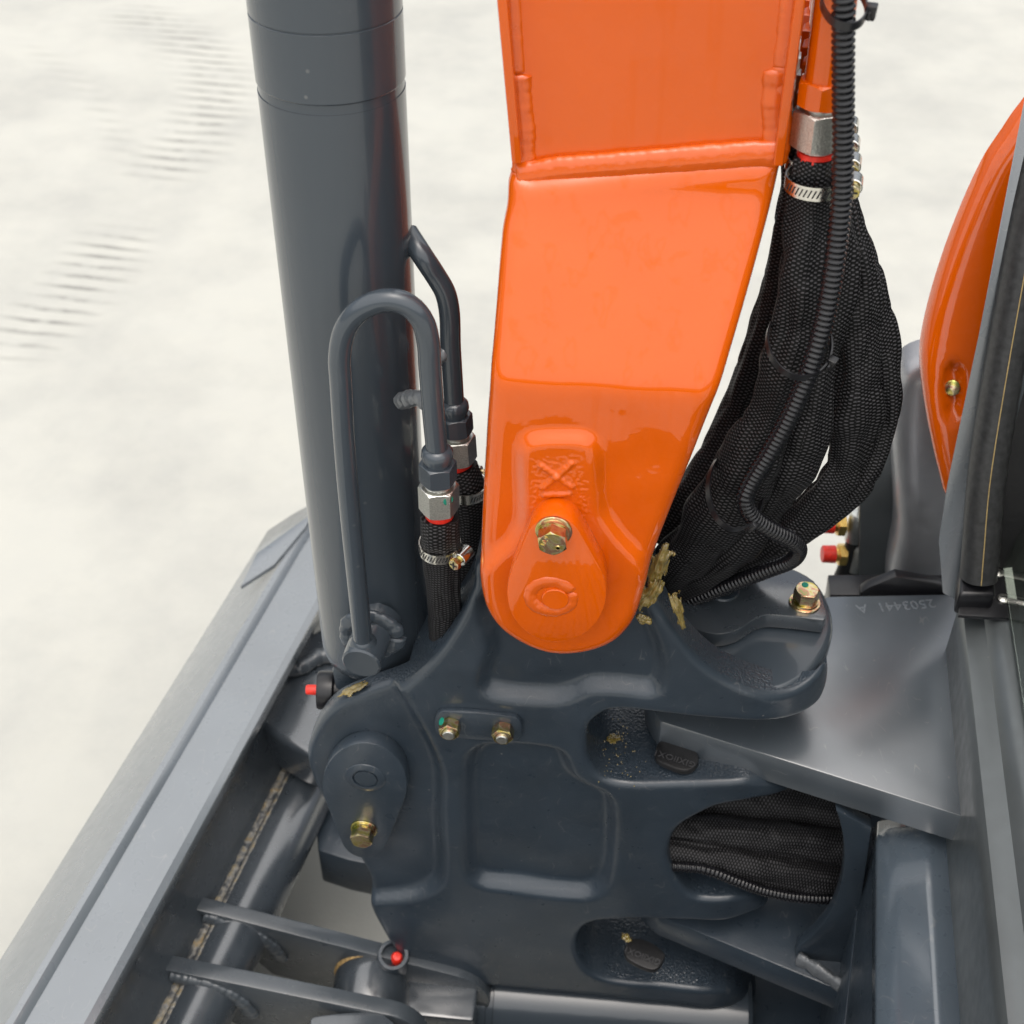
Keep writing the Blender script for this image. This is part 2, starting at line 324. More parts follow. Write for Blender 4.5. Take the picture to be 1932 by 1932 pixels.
def hexnut(name, p, d, af, h, mat, parent=None, rot=0.0, cham=0.12):
    """hexagon prism whose corners are turned off at both ends"""
    p = np.array(tuple(p), float); d = np.array(tuple(d), float); d /= np.linalg.norm(d)
    ref = np.array([0, 0, 1.0]) if abs(d[2]) < 0.9 else np.array([0, -1.0, 0])
    a = ref-d*(ref@d); a /= np.linalg.norm(a); b = np.cross(d, a); V = []; F = []; ns = 36; R = af/2/math.cos(math.pi/6)
    def hexr(th): th = (th % (math.pi/3))-math.pi/6; return af/2/math.cos(th)
    rings = []
    for t, mode in ((0, 1), (None, 2), (None, 3), (h, 4)):
        ring = []
        for j in range(ns):
            th = 2*math.pi*j/ns; hr = hexr(th); inner = af/2*0.97
            drop = max(0.0, (hr-inner))*0.55
            if mode == 1: r, tt = inner, 0
            elif mode == 2: r, tt = hr, drop
            elif mode == 3: r, tt = hr, h-drop
            else: r, tt = inner, h
            ring.append(len(V)); V.append(p+d*tt+(a*math.cos(th+rot)+b*math.sin(th+rot))*r)
        rings.append(ring)
    for q in range(3):
        for j in range(ns): k = (j+1) % ns; F.append((rings[q][j], rings[q][k], rings[q+1][k], rings[q+1][j]))
    F.append(tuple(rings[0])[::-1]); F.append(tuple(rings[3]))
    return mk(name, V, F, mat, parent, ang=22)
def prism(name, pts, vec, mat, parent=None, bevel=0.0015, segs=2, ang=35):
    """flat outline pushed along vec, edges bevelled"""
    bm = bmesh.new(); vs_ = [bm.verts.new(tuple(p)) for p in pts]; f = bm.faces.new(vs_)
    r = bmesh.ops.extrude_face_region(bm, geom=[f]); ev = [g for g in r['geom'] if isinstance(g, bmesh.types.BMVert)]
    bmesh.ops.translate(bm, verts=ev, vec=Vector(vec)); bmesh.ops.recalc_face_normals(bm, faces=bm.faces)
    if bevel:
        es = [e for e in bm.edges if len(e.link_faces) == 2 and e.calc_face_angle(0) > math.radians(30)]
        bmesh.ops.bevel(bm, geom=es, offset=bevel, segments=segs, profile=0.5, affect='EDGES', clamp_overlap=True)
    return from_bm(name, bm, mat, parent, ang=ang)
def loft(name, rows, mat, parent=None, ang=40, thick=0.0):
    """surface through rows of points; optional thickness"""
    n, m = len(rows), len(rows[0]); V = [p for r_ in rows for p in r_]; F = []
    for i in range(n-1):
        for j in range(m-1): F.append((i*m+j, i*m+j+1, (i+1)*m+j+1, (i+1)*m+j))
    o = mk(name, V, F, mat, parent, ang=ang)
    if thick:
        md = o.modifiers.new('solid', 'SOLIDIFY'); md.thickness = thick; md.offset = -1
    return o
def sdpoly(Q, P):
    """signed distance of points Q (n,2) to polygon P (m,2), positive inside"""
    Q = np.asarray(Q, float); P = np.asarray(P, float); A = P; B = np.roll(P, -1, 0)
    D = np.full(len(Q), 1e9); ins = np.zeros(len(Q), bool)
    for a, b in zip(A, B):
        ab = b-a; l2 = ab@ab
        if l2 < 1e-14: continue
        t = np.clip(((Q-a)@ab)/l2, 0, 1); d = np.linalg.norm(Q-(a+t[:, None]*ab), axis=1); D = np.minimum(D, d)
        c = (a[1] > Q[:, 1]) != (b[1] > Q[:, 1])
        with np.errstate(divide='ignore', invalid='ignore'):
            xi = a[0]+(Q[:, 1]-a[1])/(b[1]-a[1])*(b[0]-a[0])
        ins ^= (c & (Q[:, 0] < xi))
    return np.where(ins, D, -D)
def sdseg(Q, a, b):
    a = np.array(a); b = np.array(b); ab = b-a; t = np.clip(((Q-a)@ab)/(ab@ab), 0, 1); return np.linalg.norm(Q-(a+t[:, None]*ab), axis=1)
def sstep(x): x = np.clip(x, 0, 1); return x*x*(3-2*x)
def relief(name, outl, F, depth, mat, parent=None, g=0.005, fillet=0.005, disp=None, step=0.003, smoothn=6, ang=50, side_mat=None, back=True, dense=None):
    """plate whose outline (photo spots) lies on the front surface y=F(x,z); rounded rim, front relief, side walls back to y=depth(x,z)"""
    pts = [PF(px, py, F) for px, py in outl]; P2 = spline([(p.x, p.z) for p in pts], smoothn, True)
    P2, _ = resample(list(P2)+[P2[0]], step); P2 = P2[:-1]
    area = 0.5*np.sum(P2[:, 0]*np.roll(P2[:, 1], -1)-np.roll(P2[:, 0], -1)*P2[:, 1])
    if area < 0: P2 = P2[::-1]
    nb = len(P2); tang = np.roll(P2, -1, 0)-np.roll(P2, 1, 0); tang /= np.linalg.norm(tang, axis=1)[:, None]; nin = np.stack([-tang[:, 1], tang[:, 0]], 1)
    ins = []
    for k in (0.12, 0.35, 0.65, 1.0):
        d = fillet*k; q = P2+nin*d; sd = sdpoly(q, P2); ins.append(q[sd > d*0.93])
    lo, hi = P2.min(0), P2.max(0); xs = np.arange(lo[0], hi[0], g); zs = np.arange(lo[1], hi[1], g*0.87)
    G = np.array([(x+(0.5*g if i % 2 else 0), z) for i, z in enumerate(zs) for x in xs]); G = G[sdpoly(G, P2) > fillet+0.4*g]
    if dense is not None:
        dp, dg = dense; G = G[sdpoly(G, dp) < 0.0006]; l2, h2 = dp.min(0), dp.max(0)
        D2 = np.array([(x+(0.5*dg if i % 2 else 0), z) for i, z in enumerate(np.arange(l2[1], h2[1], dg*0.87)) for x in np.arange(l2[0], h2[0], dg)]); G = np.concatenate([G, D2[sdpoly(D2, dp) > 0]])
    allp = np.concatenate([P2]+ins+[G])
    res = geometry.delaunay_2d_cdt([Vector(p) for p in allp], [(i, (i+1) % nb) for i in range(nb)], [], 1, 1e-7)
    V2 = np.array([tuple(v) for v in res[0]]); tris = [tuple(t) for t in res[2]]
    cen = np.array([V2[list(t)].mean(0) for t in tris]); keep = sdpoly(cen, P2) > 0; tris = [t for t, k in zip(tris, keep) if k]
    orig = res[3]; isb = np.zeros(len(V2), bool); bidx = {}
    for i, ol in enumerate(orig):
        for q in ol:
            if q < nb: isb[i] = True; bidx[q] = i
    sd = np.maximum(sdpoly(V2, P2), 0); sd[isb] = 0
    fil = np.where(sd < fillet, fillet-np.sqrt(np.maximum(fillet**2-(fillet-sd)**2, 0)), 0)
    y = np.array([F(a, b) for a, b in V2])+fil+(disp(V2, sd) if disp else 0)
    V = [(a, yy, b) for (a, b), yy in zip(V2, y)]; Fc = []
    for t in tris:
        a, b, c = (V2[i] for i in t); s = (b[0]-a[0])*(c[1]-a[1])-(c[0]-a[0])*(b[1]-a[1])
        Fc.append(t if s > 0 else t[::-1])
    n0 = len(V); V += [(a, max(depth(a, b), yy+0.001), b) for (a, b), yy in zip(V2, y)]
    nf = len(Fc)
    loop = [bidx[i] for i in range(nb) if i in bidx]
    for i in range(len(loop)):
        a, b = loop[i], loop[(i+1) % len(loop)]; Fc.append((b, a, a+n0, b+n0))
    ns_ = len(Fc)-nf
    if back: Fc += [tuple(i+n0 for i in t[::-1]) for t in Fc[:nf]]
    o = mk(name, V, Fc, mat, parent, ang=ang)
    if side_mat:
        o.data.materials.append(M[side_mat]); idx = np.zeros(len(o.data.polygons), np.int32)
        if len(o.data.polygons) == len(Fc): idx[nf:nf+ns_] = 1; o.data.polygons.foreach_set('material_index', idx)
    return o, P2
def px2(outl, F): return np.array([(p.x, p.z) for p in (PF(a, b, F) for a, b in outl)])
def recess(V2, poly, depth, w):
    P = np.array(resample(list(spline(poly, 5, True))+[spline(poly, 5, True)[0]], 0.004)[0]); return depth*sstep(sdpoly(V2, P)/w+0.5)
def weld(name, pts, r, mat, parent=None, rip=0.0021, amp=0.18, squash=1.0, seg=10):
    P, s = resample(spline(pts, 6), 0.0018); n = len(P); k = random.random()*9
    rad = [r*(0.35 if i in (0, n-1) else 1)*(1+amp*math.sin(s[i]/rip*2)*0.25+amp*1.1*noise.noise(Vector((s[i]*110, k, 0)))) for i in range(n)]
    return sweep(name, P, rad, mat, parent, seg=seg+4, squash=squash, ang=70, disp=lambda i, a, ss: r*amp*0.7*noise.noise(Vector((math.cos(a)*1.5+k, math.sin(a)*1.5, ss*120))))
def text_mesh(name, s, size, origin, xdir, ydir, mat, parent, extrude=0.0004):
    cu = bpy.data.curves.new(name, 'FONT'); cu.body = s; cu.size = size; cu.extrude = extrude; cu.align_x = 'CENTER'; cu.align_y = 'CENTER'; cu.resolution_u = 2
    t = bpy.data.objects.new(name+'_tmp', cu); COL.objects.link(t); bpy.context.view_layer.update()
    me = bpy.data.meshes.new_from_object(t.evaluated_get(bpy.context.evaluated_depsgraph_get())); bpy.data.objects.remove(t, do_unlink=True)
    x = Vector(xdir).normalized(); yv = Vector(ydir); yv = (yv-x*yv.dot(x)).normalized(); z = x.cross(yv)
    R = Matrix((x, yv, z)).transposed().to_4x4(); R.translation = Vector(origin); me.transform(R); me.name = name
    me.materials.clear(); me.materials.append(M[mat]); o = bpy.data.objects.new(name, me); COL.objects.link(o); o.parent = parent; return o
LAST = {}
def bolt(parent, p, d, af, h, wr, rot=0.3, washer2=True):
    d = Vector(d).normalized(); p = Vector(p)
    hb = hexnut('bolt', p+d*0.0046, d, af, h, 'zinc', parent, rot=rot)
    lathe('washer', p, d, [(0, wr), (0.0016, wr), (0.002, wr*0.97), (0.0022, wr*0.86), (0.0045, wr*0.84), (0.0046, wr*0.7)], 'zinc', hb, seg=32)
    LAST['bolt'] = hb
    return p+d*(0.0046+h)
def box8(name, c, ax, ay, az, mat, parent=None, bevel=0.002):
    """box from centre and three half-axis vectors"""
    c, ax, ay, az = Vector(c), Vector(ax), Vector(ay), Vector(az)
    pts = [c-ax-ay-az, c+ax-ay-az, c+ax+ay-az, c-ax+ay-az]; return prism(name, pts, az*2, mat, parent, bevel)

# ------------------------------------------------------------------ ground
g_ = mk('ground', [(-60, -60, 0), (60, -60, 0), (60, 60, 0), (-60, 60, 0)], [(0, 1, 2, 3)], 'concrete', smooth=False); g_['kind'] = 'structure'

# ================================================================== swing post casting
AX, AYc, AR = 0.110, 0.083, 0.083            # swing axis and ear radius
def Fcast(x, z):
    if x <= AX: return 0.0
    u = min(x-AX, AR*0.995); return AR-math.sqrt(AR*AR-u*u)
post = thing('swing_post', 'dark grey cast swing post with recessed panels that carries the orange boom foot', 'swing post')
out = [(905, 1060), (893, 1110), (868, 1170), (835, 1222), (800, 1262), (775, 1285), (752, 1300), (690, 1322), (632, 1347), (600, 1378), (578, 1420), (574, 1455),
       (592, 1508), (614, 1543), (650, 1603), (684, 1656), (694, 1676), (699, 1715), (719, 1755), (739, 1787), (774, 1826), (807, 1844), (852, 1855), (956, 1865), (1054, 1875),
       (1195, 1890), (1300, 1900), (1375, 1904), (1410, 1900), (1428, 1888), (1415, 1876), (1370, 1869), (1250, 1862), (1165, 1855), (1122, 1842), (1098, 1820), (1087, 1788), (1094, 1762), (1115, 1743), (1157, 1737), (1250, 1737),
       (1377, 1737), (1410, 1727), (1440, 1714), (1452, 1700), (1430, 1693), (1391, 1695), (1347, 1699), (1312, 1694), (1289, 1677), (1271, 1650), (1262, 1621), (1265, 1592), (1280, 1565), (1318, 1539), (1362, 1521), (1420, 1511),
       (1470, 1500), (1492, 1488), (1478, 1479), (1415, 1475), (1362, 1477), (1274, 1480), (1186, 1480), (1142, 1472), (1119, 1451), (1107, 1422), (1110, 1375), (1125, 1357), (1157, 1343), (1245, 1349),
       (1333, 1357), (1420, 1363), (1479, 1360), (1523, 1343), (1552, 1312), (1562, 1275), (1556, 1262), (1538, 1278), (1515, 1296), (1488, 1309), (1450, 1313), (1400, 1301), (1350, 1275), (1310, 1241), (1275, 1196), (1245, 1150), (1215, 1100), (1060, 1050)]
recA = px2([(925, 1120), (928, 1230), (912, 1280), (915, 1305), (945, 1316), (1040, 1324), (1075, 1318), (1115, 1303), (1180, 1304), (1230, 1308), (1246, 1285), (1244, 1235), (1222, 1180), (1180, 1120)], Fcast)
recB = px2([(884, 1470), (892, 1430), (925, 1412), (1035, 1418), (1060, 1430), (1078, 1468), (1108, 1490), (1138, 1503), (1152, 1525), (1152, 1600), (1146, 1655), (1128, 1682), (1095, 1692), (960, 1676), (908, 1668), (888, 1645), (884, 1560)], Fcast)
recC = px2([(742, 1302), (788, 1370), (814, 1420), (827, 1460), (828, 1560), (832, 1640), (822, 1672), (785, 1692), (720, 1700), (660, 1705), (520, 1700), (500, 1400), (560, 1300), (690, 1270)], Fcast)
recD = px2([(815, 1345), (824, 1337), (972, 1347), (986, 1356), (986, 1388), (975, 1398), (828, 1388), (816, 1378)], Fcast)
def dcast(V2, sd):
    d = recess(V2, recA, 0.013, 0.014)+recess(V2, recB, 0.014, 0.016)+recess(V2, recC, 0.011, 0.013)
    d = d-0.0012*np.array([noise.noise(Vector((a*22, b*22, 3.1))) for a, b in V2])
    return d
ZE = PY(1450, 1313, 0.0).z
def depc(x, z):
    if z > 0.624 and x > 0.0: return 0.165+(0.034-0.165)*min(1, max(0, (x-0.005)/0.03))
    return 0.030 if x < -0.168 else (0.165 if x < AX else AYc+math.sqrt(max(0, 0.08**2-min(x-AX, 0.079)**2)))
relief('casting', out, Fcast, depc, 'grey', post, g=0.0045, fillet=0.0065, disp=dcast, step=0.0028, smoothn=4, side_mat='grain', ang=60)
# far ear that takes the other end of the cylinder pin
earo = [(775, 1285), (690, 1322), (632, 1347), (600, 1378), (578, 1420), (574, 1455), (592, 1508), (650, 1603), (694, 1676), (780, 1690), (830, 1500)]
ep = px2(earo, lambda x, z: 0.0)
prism('ear', [Vector((a, 0.135, b)) for a, b in ep], (0, 0.03, 0), 'grey', post, 0.004)
# ear cylinder-pin keeper plate
def teardrop(c1, r1, c2, r2, n=28):
    c1, c2 = np.array(c1, float), np.array(c2, float); d = c2-c1; L_ = np.linalg.norm(d); th = math.atan2(d[1], d[0]); al = math.acos((r1-r2)/L_); pts = []
    for k in range(n+1): a = th+al+(2*math.pi-2*al)*k/n; pts.append(c1+r1*np.array([math.cos(a), math.sin(a)]))
    for k in range(n//2+1): a = th-al+2*al*k/(n//2); pts.append(c2+r2*np.array([math.cos(a), math.sin(a)]))
    return pts
kp = thing('pin_keeper', 'dark grey teardrop keeper plate with one yellow zinc bolt on the left ear', 'keeper plate')
td = [PY(a, b, -0.004) for a, b in teardrop((688, 1482), 80, (688, 1572), 47)]
prism('plate', td, (0, 0.0148, 0), 'grey', kp, 0.0012)
c = PY(690, 1467, -0.004); u = mpp(c)
lathe('pin_end', c+Vector((0, 0.001, 0)), (0, -1, 0), [(0, 40*u), (0.0016, 38*u), (0.0030, 30*u), (0.0030, 25*u), (-0.001, 23.5*u), (-0.001, 22*u), (0.0026, 21*u), (0.0026, 1e-4)], 'grey', kp, seg=40)
bolt(kp, PY(687, 1563, -0.004), (0, -1, 0.0), 0.0185, 0.0105, 0.0128, rot=0.25)
# two-bolt bracket
br = thing('bolted_bracket', 'small dark grey bracket strip with two yellow zinc nuts on the swing post', 'bracket')
bp_ = [PY(a, b, -0.005) for a, b in spline([(822, 1352), (836, 1343), (965, 1352), (982, 1362), (983, 1388), (970, 1398), (838, 1390), (822, 1380)], 4, True)]
prism('plate', bp_, (0, 0.0055, 0), 'grey', br, 0.0012)
for (a, b_), gm in (((850, 1366), True), ((950, 1374), False)):
    p = PY(a, b_, -0.005); d = Vector((0, -1, 0))
    nu = hexnut('nut', p, d, 0.0165, 0.0105, 'zinc', br, rot=0.15 if gm else 0.35)
    lathe('nut_collar', p+d*0.0105, d, [(-0.001, 0.0078), (0.0008, 0.0076), (0.001, 0.0068)], 'zinc', nu, seg=28)
    lathe('stud', p+d*0.0105, d, [(0, 0.0052), (0.0026, 0.0051), (0.0032, 0.0044)], 'steel', nu, seg=24)
    if gm:
        q = PY(833, 1361, -0.0125)
        lathe('paint_mark', q, (-0.85, -0.2, 0.55), [(-0.0004, 0.0035), (0.0006, 0.0034), (0.0008, 0.002)], 'green', nu, seg=10)
# ------- swing pin seat on top of the upper ear
ze = PY(1450, 1313, 0.0).z
def earz(px, py, z): return PZ(px, py, z)
topo = spline([(1240, 1190), (1300, 1245), (1380, 1292), (1450, 1305), (1510, 1285), (1550, 1245), (1572, 1190), (1566, 1140), (1535, 1090), (1480, 1064), (1400, 1052), (1300, 1070), (1230, 1120)], 5, True)
prism('ear_top', [earz(a, b, ze-0.004) for a, b in topo], (0, 0, -0.02), 'cyl', post, 0.006, 3)
sk = thing('swing_pin_keeper', 'dark grey stepped keeper plate on the upper ear with one upright yellow zinc bolt', 'keeper plate')
zk = ze+0.014
kpo = spline([(1262, 1085), (1262, 1130), (1278, 1160), (1310, 1185), (1352, 1196), (1392, 1188), (1424, 1168), (1448, 1160), (1500, 1163)], 5)+[np.array(q, float) for q in [(1555, 1170), (1560, 1160), (1548, 1112), (1535, 1095)]]+spline([(1500, 1075), (1440, 1066), (1350, 1062), (1290, 1068)], 4)
prism('plate', [earz(a, b, zk) for a, b in kpo], (0, 0, -0.0155), 'tubem', sk, 0.0012)
lathe('hole_rim', earz(1362, 1112, zk), (0, 0, 1), [(-0.001, 0.016), (0.0016, 0.0145), (0.0016, 0.011), (-0.0004, 0.0095), (-0.0004, 0.001)], 'grey', sk, seg=30)
tb = bolt(sk, earz(1518, 1138, zk), (0, 0, 1), 0.019, 0.012, 0.0135, rot=0.5)
lathe('paint_mark', earz(1519, 1103, zk+0.0168), (0, 0, 1), [(0, 0.003), (0.0005, 0.0028), (0.0006, 0.001)], 'green', LAST['bolt'], seg=10)

# ================================================================== orange boom
boom = thing('excavator_boom', 'glossy orange boom with a flared foot pinned to the swing post', 'boom')
YF, YT = -0.030, 0.040
zb = PY(1130, 742, YF).z; zc = PY(1200, 362, YT).z
def softcl(t, w, w1):   # 0..1 ramp with rounded ends
    sp_ = lambda q, k: k*math.log1p(math.exp(q/k)) if q/k < 40 else q
    return sp_(t, w)-sp_(t-1, w1)
def Fboom(x, z): return YF+(YT-YF)*softcl((z-zb-0.004)/(zc-zb), 0.035, 0.060)
bo = [(962, 338), (953, 400), (944, 450), (932, 600), (922, 720), (915, 830), (908, 950), (904, 1060), (907, 1110), (920, 1152), (945, 1185), (985, 1212), (1030, 1228), (1075, 1232), (1120, 1226), (1160, 1209), (1188, 1182),
      (1205, 1150), (1226, 1080), (1250, 1015), (1300, 890), (1340, 790), (1375, 690), (1410, 570), (1440, 460), (1458, 390), (1470, 335), (1472, 312), (1400, 308), (1200, 322), (1000, 338)]
boss = px2([(983, 870), (986, 840), (1003, 822), (1060, 817), (1110, 822), (1128, 845), (1133, 900), (1140, 960), (1165, 1000), (1205, 1045), (1228, 1090), (1260, 1160), (1150, 1270), (1000, 1270), (880, 1180), (880, 1095), (930, 1048), (968, 1010), (984, 970)], Fboom)
xs1 = [px2([(1024, 866), (1080, 905)], Fboom), px2([(1080, 862), (1026, 907)], Fboom), px2([(1030, 921), (1074, 919)], Fboom)]
rough_p = px2([(1005, 855), (1088, 850), (1110, 900), (1112, 965), (1003, 965)], Fboom)
edge_p = None
def dboom(V2, sd):
    d = -recess(V2, boss, 0.0075, 0.011)
    for a in xs1: d -= 0.0017*sstep(1.5-sdseg(V2, a[0], a[1])/0.0019)
    rg = sstep(sdpoly(V2, rough_p)/0.006+0.5)
    nz = np.array([noise.noise(Vector((a*420, b*420, 1.0)))+0.6*noise.noise(Vector((a*900, b*900, 4.0))) for a, b in V2]); n2_ = np.array([noise.noise(Vector((a*30, b*30, 5.0))) for a, b in V2])
    return d+rg*nz*0.00045+n2_*0.0007
relief('foot', bo, Fboom, lambda x, z: Fboom(x, z)+0.026, 'orange', boom, g=0.0026, fillet=0.0120, disp=dboom, step=0.0026, smoothn=4, ang=60, dense=(px2([(998, 840), (1106, 836), (1118, 965), (996, 965)], Fboom), 0.0010))
# far foot plate and box section above
FB = lambda x, z: 2*AYc-Fboom(x, z)
bp2 = px2(bo, Fboom); nbk = len(bp2)
rows = [[Vector((a, FB(a, b)+dy, b)) for a, b in list(spline(bp2, 2, True))] for dy in (-0.026, 0.0)]
bm = bmesh.new(); r0 = [bm.verts.new(v) for v in rows[0]]; r1 = [bm.verts.new(v) for v in rows[1]]
for i in range(len(r0)): j = (i+1) % len(r0); bm.faces.new((r0[i], r0[j], r1[j], r1[i]))
cf = bmesh.ops.triangulate(bm, faces=[bm.faces.new(r0[::-1]), bm.faces.new(r1)])
from_bm('far_foot', bm, 'orange', boom)
# web and flanges of the box
yw = YT+0.009
def yline(px, py, y): return PY(px, py, y)
zt = PY(1200, -260, YT).z
def up(p0, p1, t): return p0+(p1-p0)*t
lt0, lt1 = PY(966, 334, YT), PY(933, -40, YT); rt0, rt1 = PY(1477, 312, YT), PY(1524, -30, YT)
lt1 = up(lt0, lt1, 1.7); rt1 = up(rt0, rt1, 1.7)
def at_y(v, y): return Vector((v.x, y, v.z))
prism('web_plate', [at_y(lt0, yw)+Vector((0.004, 0, -0.012)), at_y(rt0, yw)+Vector((-0.004, 0, -0.016)), at_y(rt1, yw)+Vector((-0.004, 0, 0)), at_y(lt1, yw)+Vector((0.004, 0, 0))], (0, 0.01, 0), 'orange', boom, 0.0)
prism('web_plate', [at_y(lt0, 0.125)+Vector((0.004, 0, -0.012)), at_y(rt0, 0.125)+Vector((-0.004, 0, -0.016)), at_y(rt1, 0.125)+Vector((-0.004, 0, 0)), at_y(lt1, 0.125)+Vector((0.004, 0, 0))], (0, 0.01, 0), 'orange', boom, 0.0)
yfl = YT-0.002
for (a, b_), s in (((lt0, lt1), 1), ((rt0, rt1), -1)):
    wv = Vector((0.0062*s, 0, 0)); e = Vector((0, 0, 0.010 if s > 0 else 0.0))
    prism('flange', [at_y(a, yfl)+e, at_y(a, yfl)+wv+e, at_y(b_, yfl)+wv, at_y(b_, yfl)], (0, 0.088, 0), 'orange', boom, 0.0012)
yb = yw+0.001
def wl(pts, r, **k): return weld('weld_bead', [PY(a, b, yb) for a, b in pts], r, 'orange_weld', boom, **k)
wl([(962, -60), (967, 40), (974, 140)], 0.0062, amp=0.04, squash=0.5)
wl([(978, 138), (983, 200), (989, 260), (990, 305), (984, 330)], 0.0082, amp=0.13, squash=0.5)
wl([(1500, -60), (1490, 40), (1480, 130)], 0.0075, amp=0.06, squash=0.5)
wl([(1466, 128), (1460, 190), (1462, 250), (1456, 300)], 0.0082, amp=0.13, squash=0.5)
wl([(1480, 120), (1473, 200), (1469, 270), (1463, 310)], 0.0075, amp=0.1, squash=0.5)
weld('weld_bead', [PY(a, b, YT+0.007) for a, b in [(975, 334), (1050, 322), (1150, 314), (1250, 306), (1350, 298), (1420, 292), (1470, 292)]], 0.0098, 'orange_weld', boom, amp=0.06, squash=0.6)
# boom pin keeper
bk = thing('boom_pin_keeper', 'orange teardrop keeper plate over the boom foot pin with one yellow zinc bolt', 'keeper plate')
yk = -0.0585
td = [PY(a, b, yk) for a, b in teardrop((1050, 1118), 94, (1045, 1030), 55)]
prism('plate', td, (0, 0.0225, 0), 'orange', bk, 0.001)
c = PY(1040, 1126, yk); u = mpp(c)
weld('weld_ring', [c+Vector((math.cos(a)*36*u*1.1, 0.0004, math.sin(a)*38*u)) for a in np.linspace(0.4, 0.4+2*math.pi*1.0, 34)], 0.0050, 'orange_weld', bk, amp=0.16, squash=0.36)
lathe('pin_end', PY(1048, 1128, yk), (0, -1, 0), [(-0.001, 26*u), (0.0016, 25.5*u), (0.0022, 24*u), (0.0022, 1e-4)], 'orange', bk, seg=36)
tipp = bolt(bk, PY(1045, 1000, yk), (0, -1, 0), 0.0186, 0.0105, 0.0128, rot=0.13)
text_mesh('grade_mark', '10.9', 0.0055, tipp+Vector((-0.0048, -0.0002, 0.002)), (0.35, 0, 1), (-1, 0, 0.35), 'zinc', LAST['bolt'], 0.0004)
lathe('maker_mark', tipp+Vector((0.004, 0, -0.003)), (0, -1, 0), [(0, 0.0022), (0.0005, 0.002), (0.0005, 0.0013), (0, 0.0011)], 'zinc', LAST['bolt'], seg=14)

# ================================================================== boom lift cylinder
cyl = thing('boom_cylinder', 'tall dark grey hydraulic cylinder standing left of the orange boom', 'hydraulic cylinder')
CY = 0.082
cb, ct = PY(706, 1150, CY), PY(613, 0, CY)
axd = (ct-cb).normalized(); rc = 0.0485
bot = cb-axd*0.048
Lc = 0.85
lathe('barrel', bot, axd, [(-0.004, rc*0.80), (0.0, rc*0.90), (0.006, rc*0.975), (0.014, rc)] + [(0.02+0.01*k, rc) for k in range(0, 40, 6)] + [(Lc*0.62, rc)], 'cyl', cyl, seg=96, ang=50)
t1 = (PY(618, 200, CY-rc)-bot).dot(axd); t2 = (PY(610, 66, CY-rc)-bot).dot(axd)
lathe('gland_collar', bot, axd, [(Lc*0.62-0.02, rc*0.99), (t1-0.0006, rc*0.99), (t1, rc+0.0001), (t1+0.0006, rc+0.0004), (t2-0.0010, rc+0.0004), (t2-0.0005, rc-0.0003), (t2, rc-0.0003), (t2+0.0005, rc+0.0004), (Lc, rc+0.0004)], 'cyl', cyl, seg=96, ang=25)
eyec = Vector((PY(690, 1467, -0.004).x, CY, PY(690, 1467, -0.004).z))
lathe('rod_eye', eyec-Vector((0, 0.046, 0)), (0, 1, 0), [(0, 0.040), (0.002, 0.043), (0.090, 0.043), (0.092, 0.040)], 'grey', cyl, seg=48)
prism('eye_neck', [eyec+Vector((-0.032, -0.035, 0)), eyec+Vector((0.036, -0.035, 0)), Vector((bot.x+0.034, CY-0.035, bot.z+0.004)), Vector((bot.x-0.036, CY-0.035, bot.z+0.004))], (0, 0.07, 0), 'grey', cyl, 0.006)
# port boss
bd = Vector((-0.10, -1, -0.06)).normalized(); bf = PY(681, 1253, -0.012)
lathe('port_boss', bf-bd*0.05, bd, [(0, 0.0215), (0.012, 0.0205), (0.020, 0.0165), (0.0485, 0.0165), (0.05, 0.0150), (0.05, 1e-4)], 'cyl', cyl, seg=40, ang=40)
weld('weld_bead', [bf-bd*0.033+Vector((math.cos(a)*0.0205, 0, math.sin(a)*0.0205)) for a in np.linspace(0, 6.3, 28)], 0.0078, 'cyl', cyl, amp=0.2, squash=0.6)
# bent supply pipe on the front
yp = -0.004
pp = [(686, 1222, yp+0.004), (681, 1170, yp+0.002), (672, 1080, yp), (662, 980, yp), (651, 850, yp), (643, 720, yp), (641, 672, yp), (650, 625, yp), (672, 592, yp), (705, 572, yp), (738, 566, yp), (772, 577, yp), (797, 605, yp), (808, 645, yp), (811, 690, yp), (817, 770, yp), (825, 855, yp)]
pipe_path = [PY(*q) for q in pp]
sweep('pipe', resample(spline(pipe_path, 8), 0.004)[0], 0.0079, 'cyl', cyl, seg=24)
lathe('weld_ring', pipe_path[0]+Vector((0, 0, 0.004)), (0, 0, 1), [(0, 0.0118), (0.004, 0.0112), (0.008, 0.0085)], 'cyl', cyl, seg=24)
weld('pipe_bracket', [PY(757, 757, 0.034), PY(775, 752, 0.018), PY(797, 752, 0.004), PY(812, 765, 0.0)], 0.0058, 'weldgrey', cyl, amp=0.25)
yp2 = 0.075
p2 = [PY(*q) for q in [(770, 440, 0.09), (797, 482, yp2), (822, 520, yp2), (840, 552, yp2), (848, 590, yp2), (850, 650, yp2), (854, 715, yp2), (857, 765, yp2)]]
sweep('pipe', resample(spline(p2, 8), 0.004)[0], 0.0078, 'cyl', cyl, seg=24)
weld('pipe_bracket', [PY(822, 678, 0.078), PY(835, 668, 0.072), PY(845, 672, 0.068)], 0.006, 'weldgrey', cyl, amp=0.3)
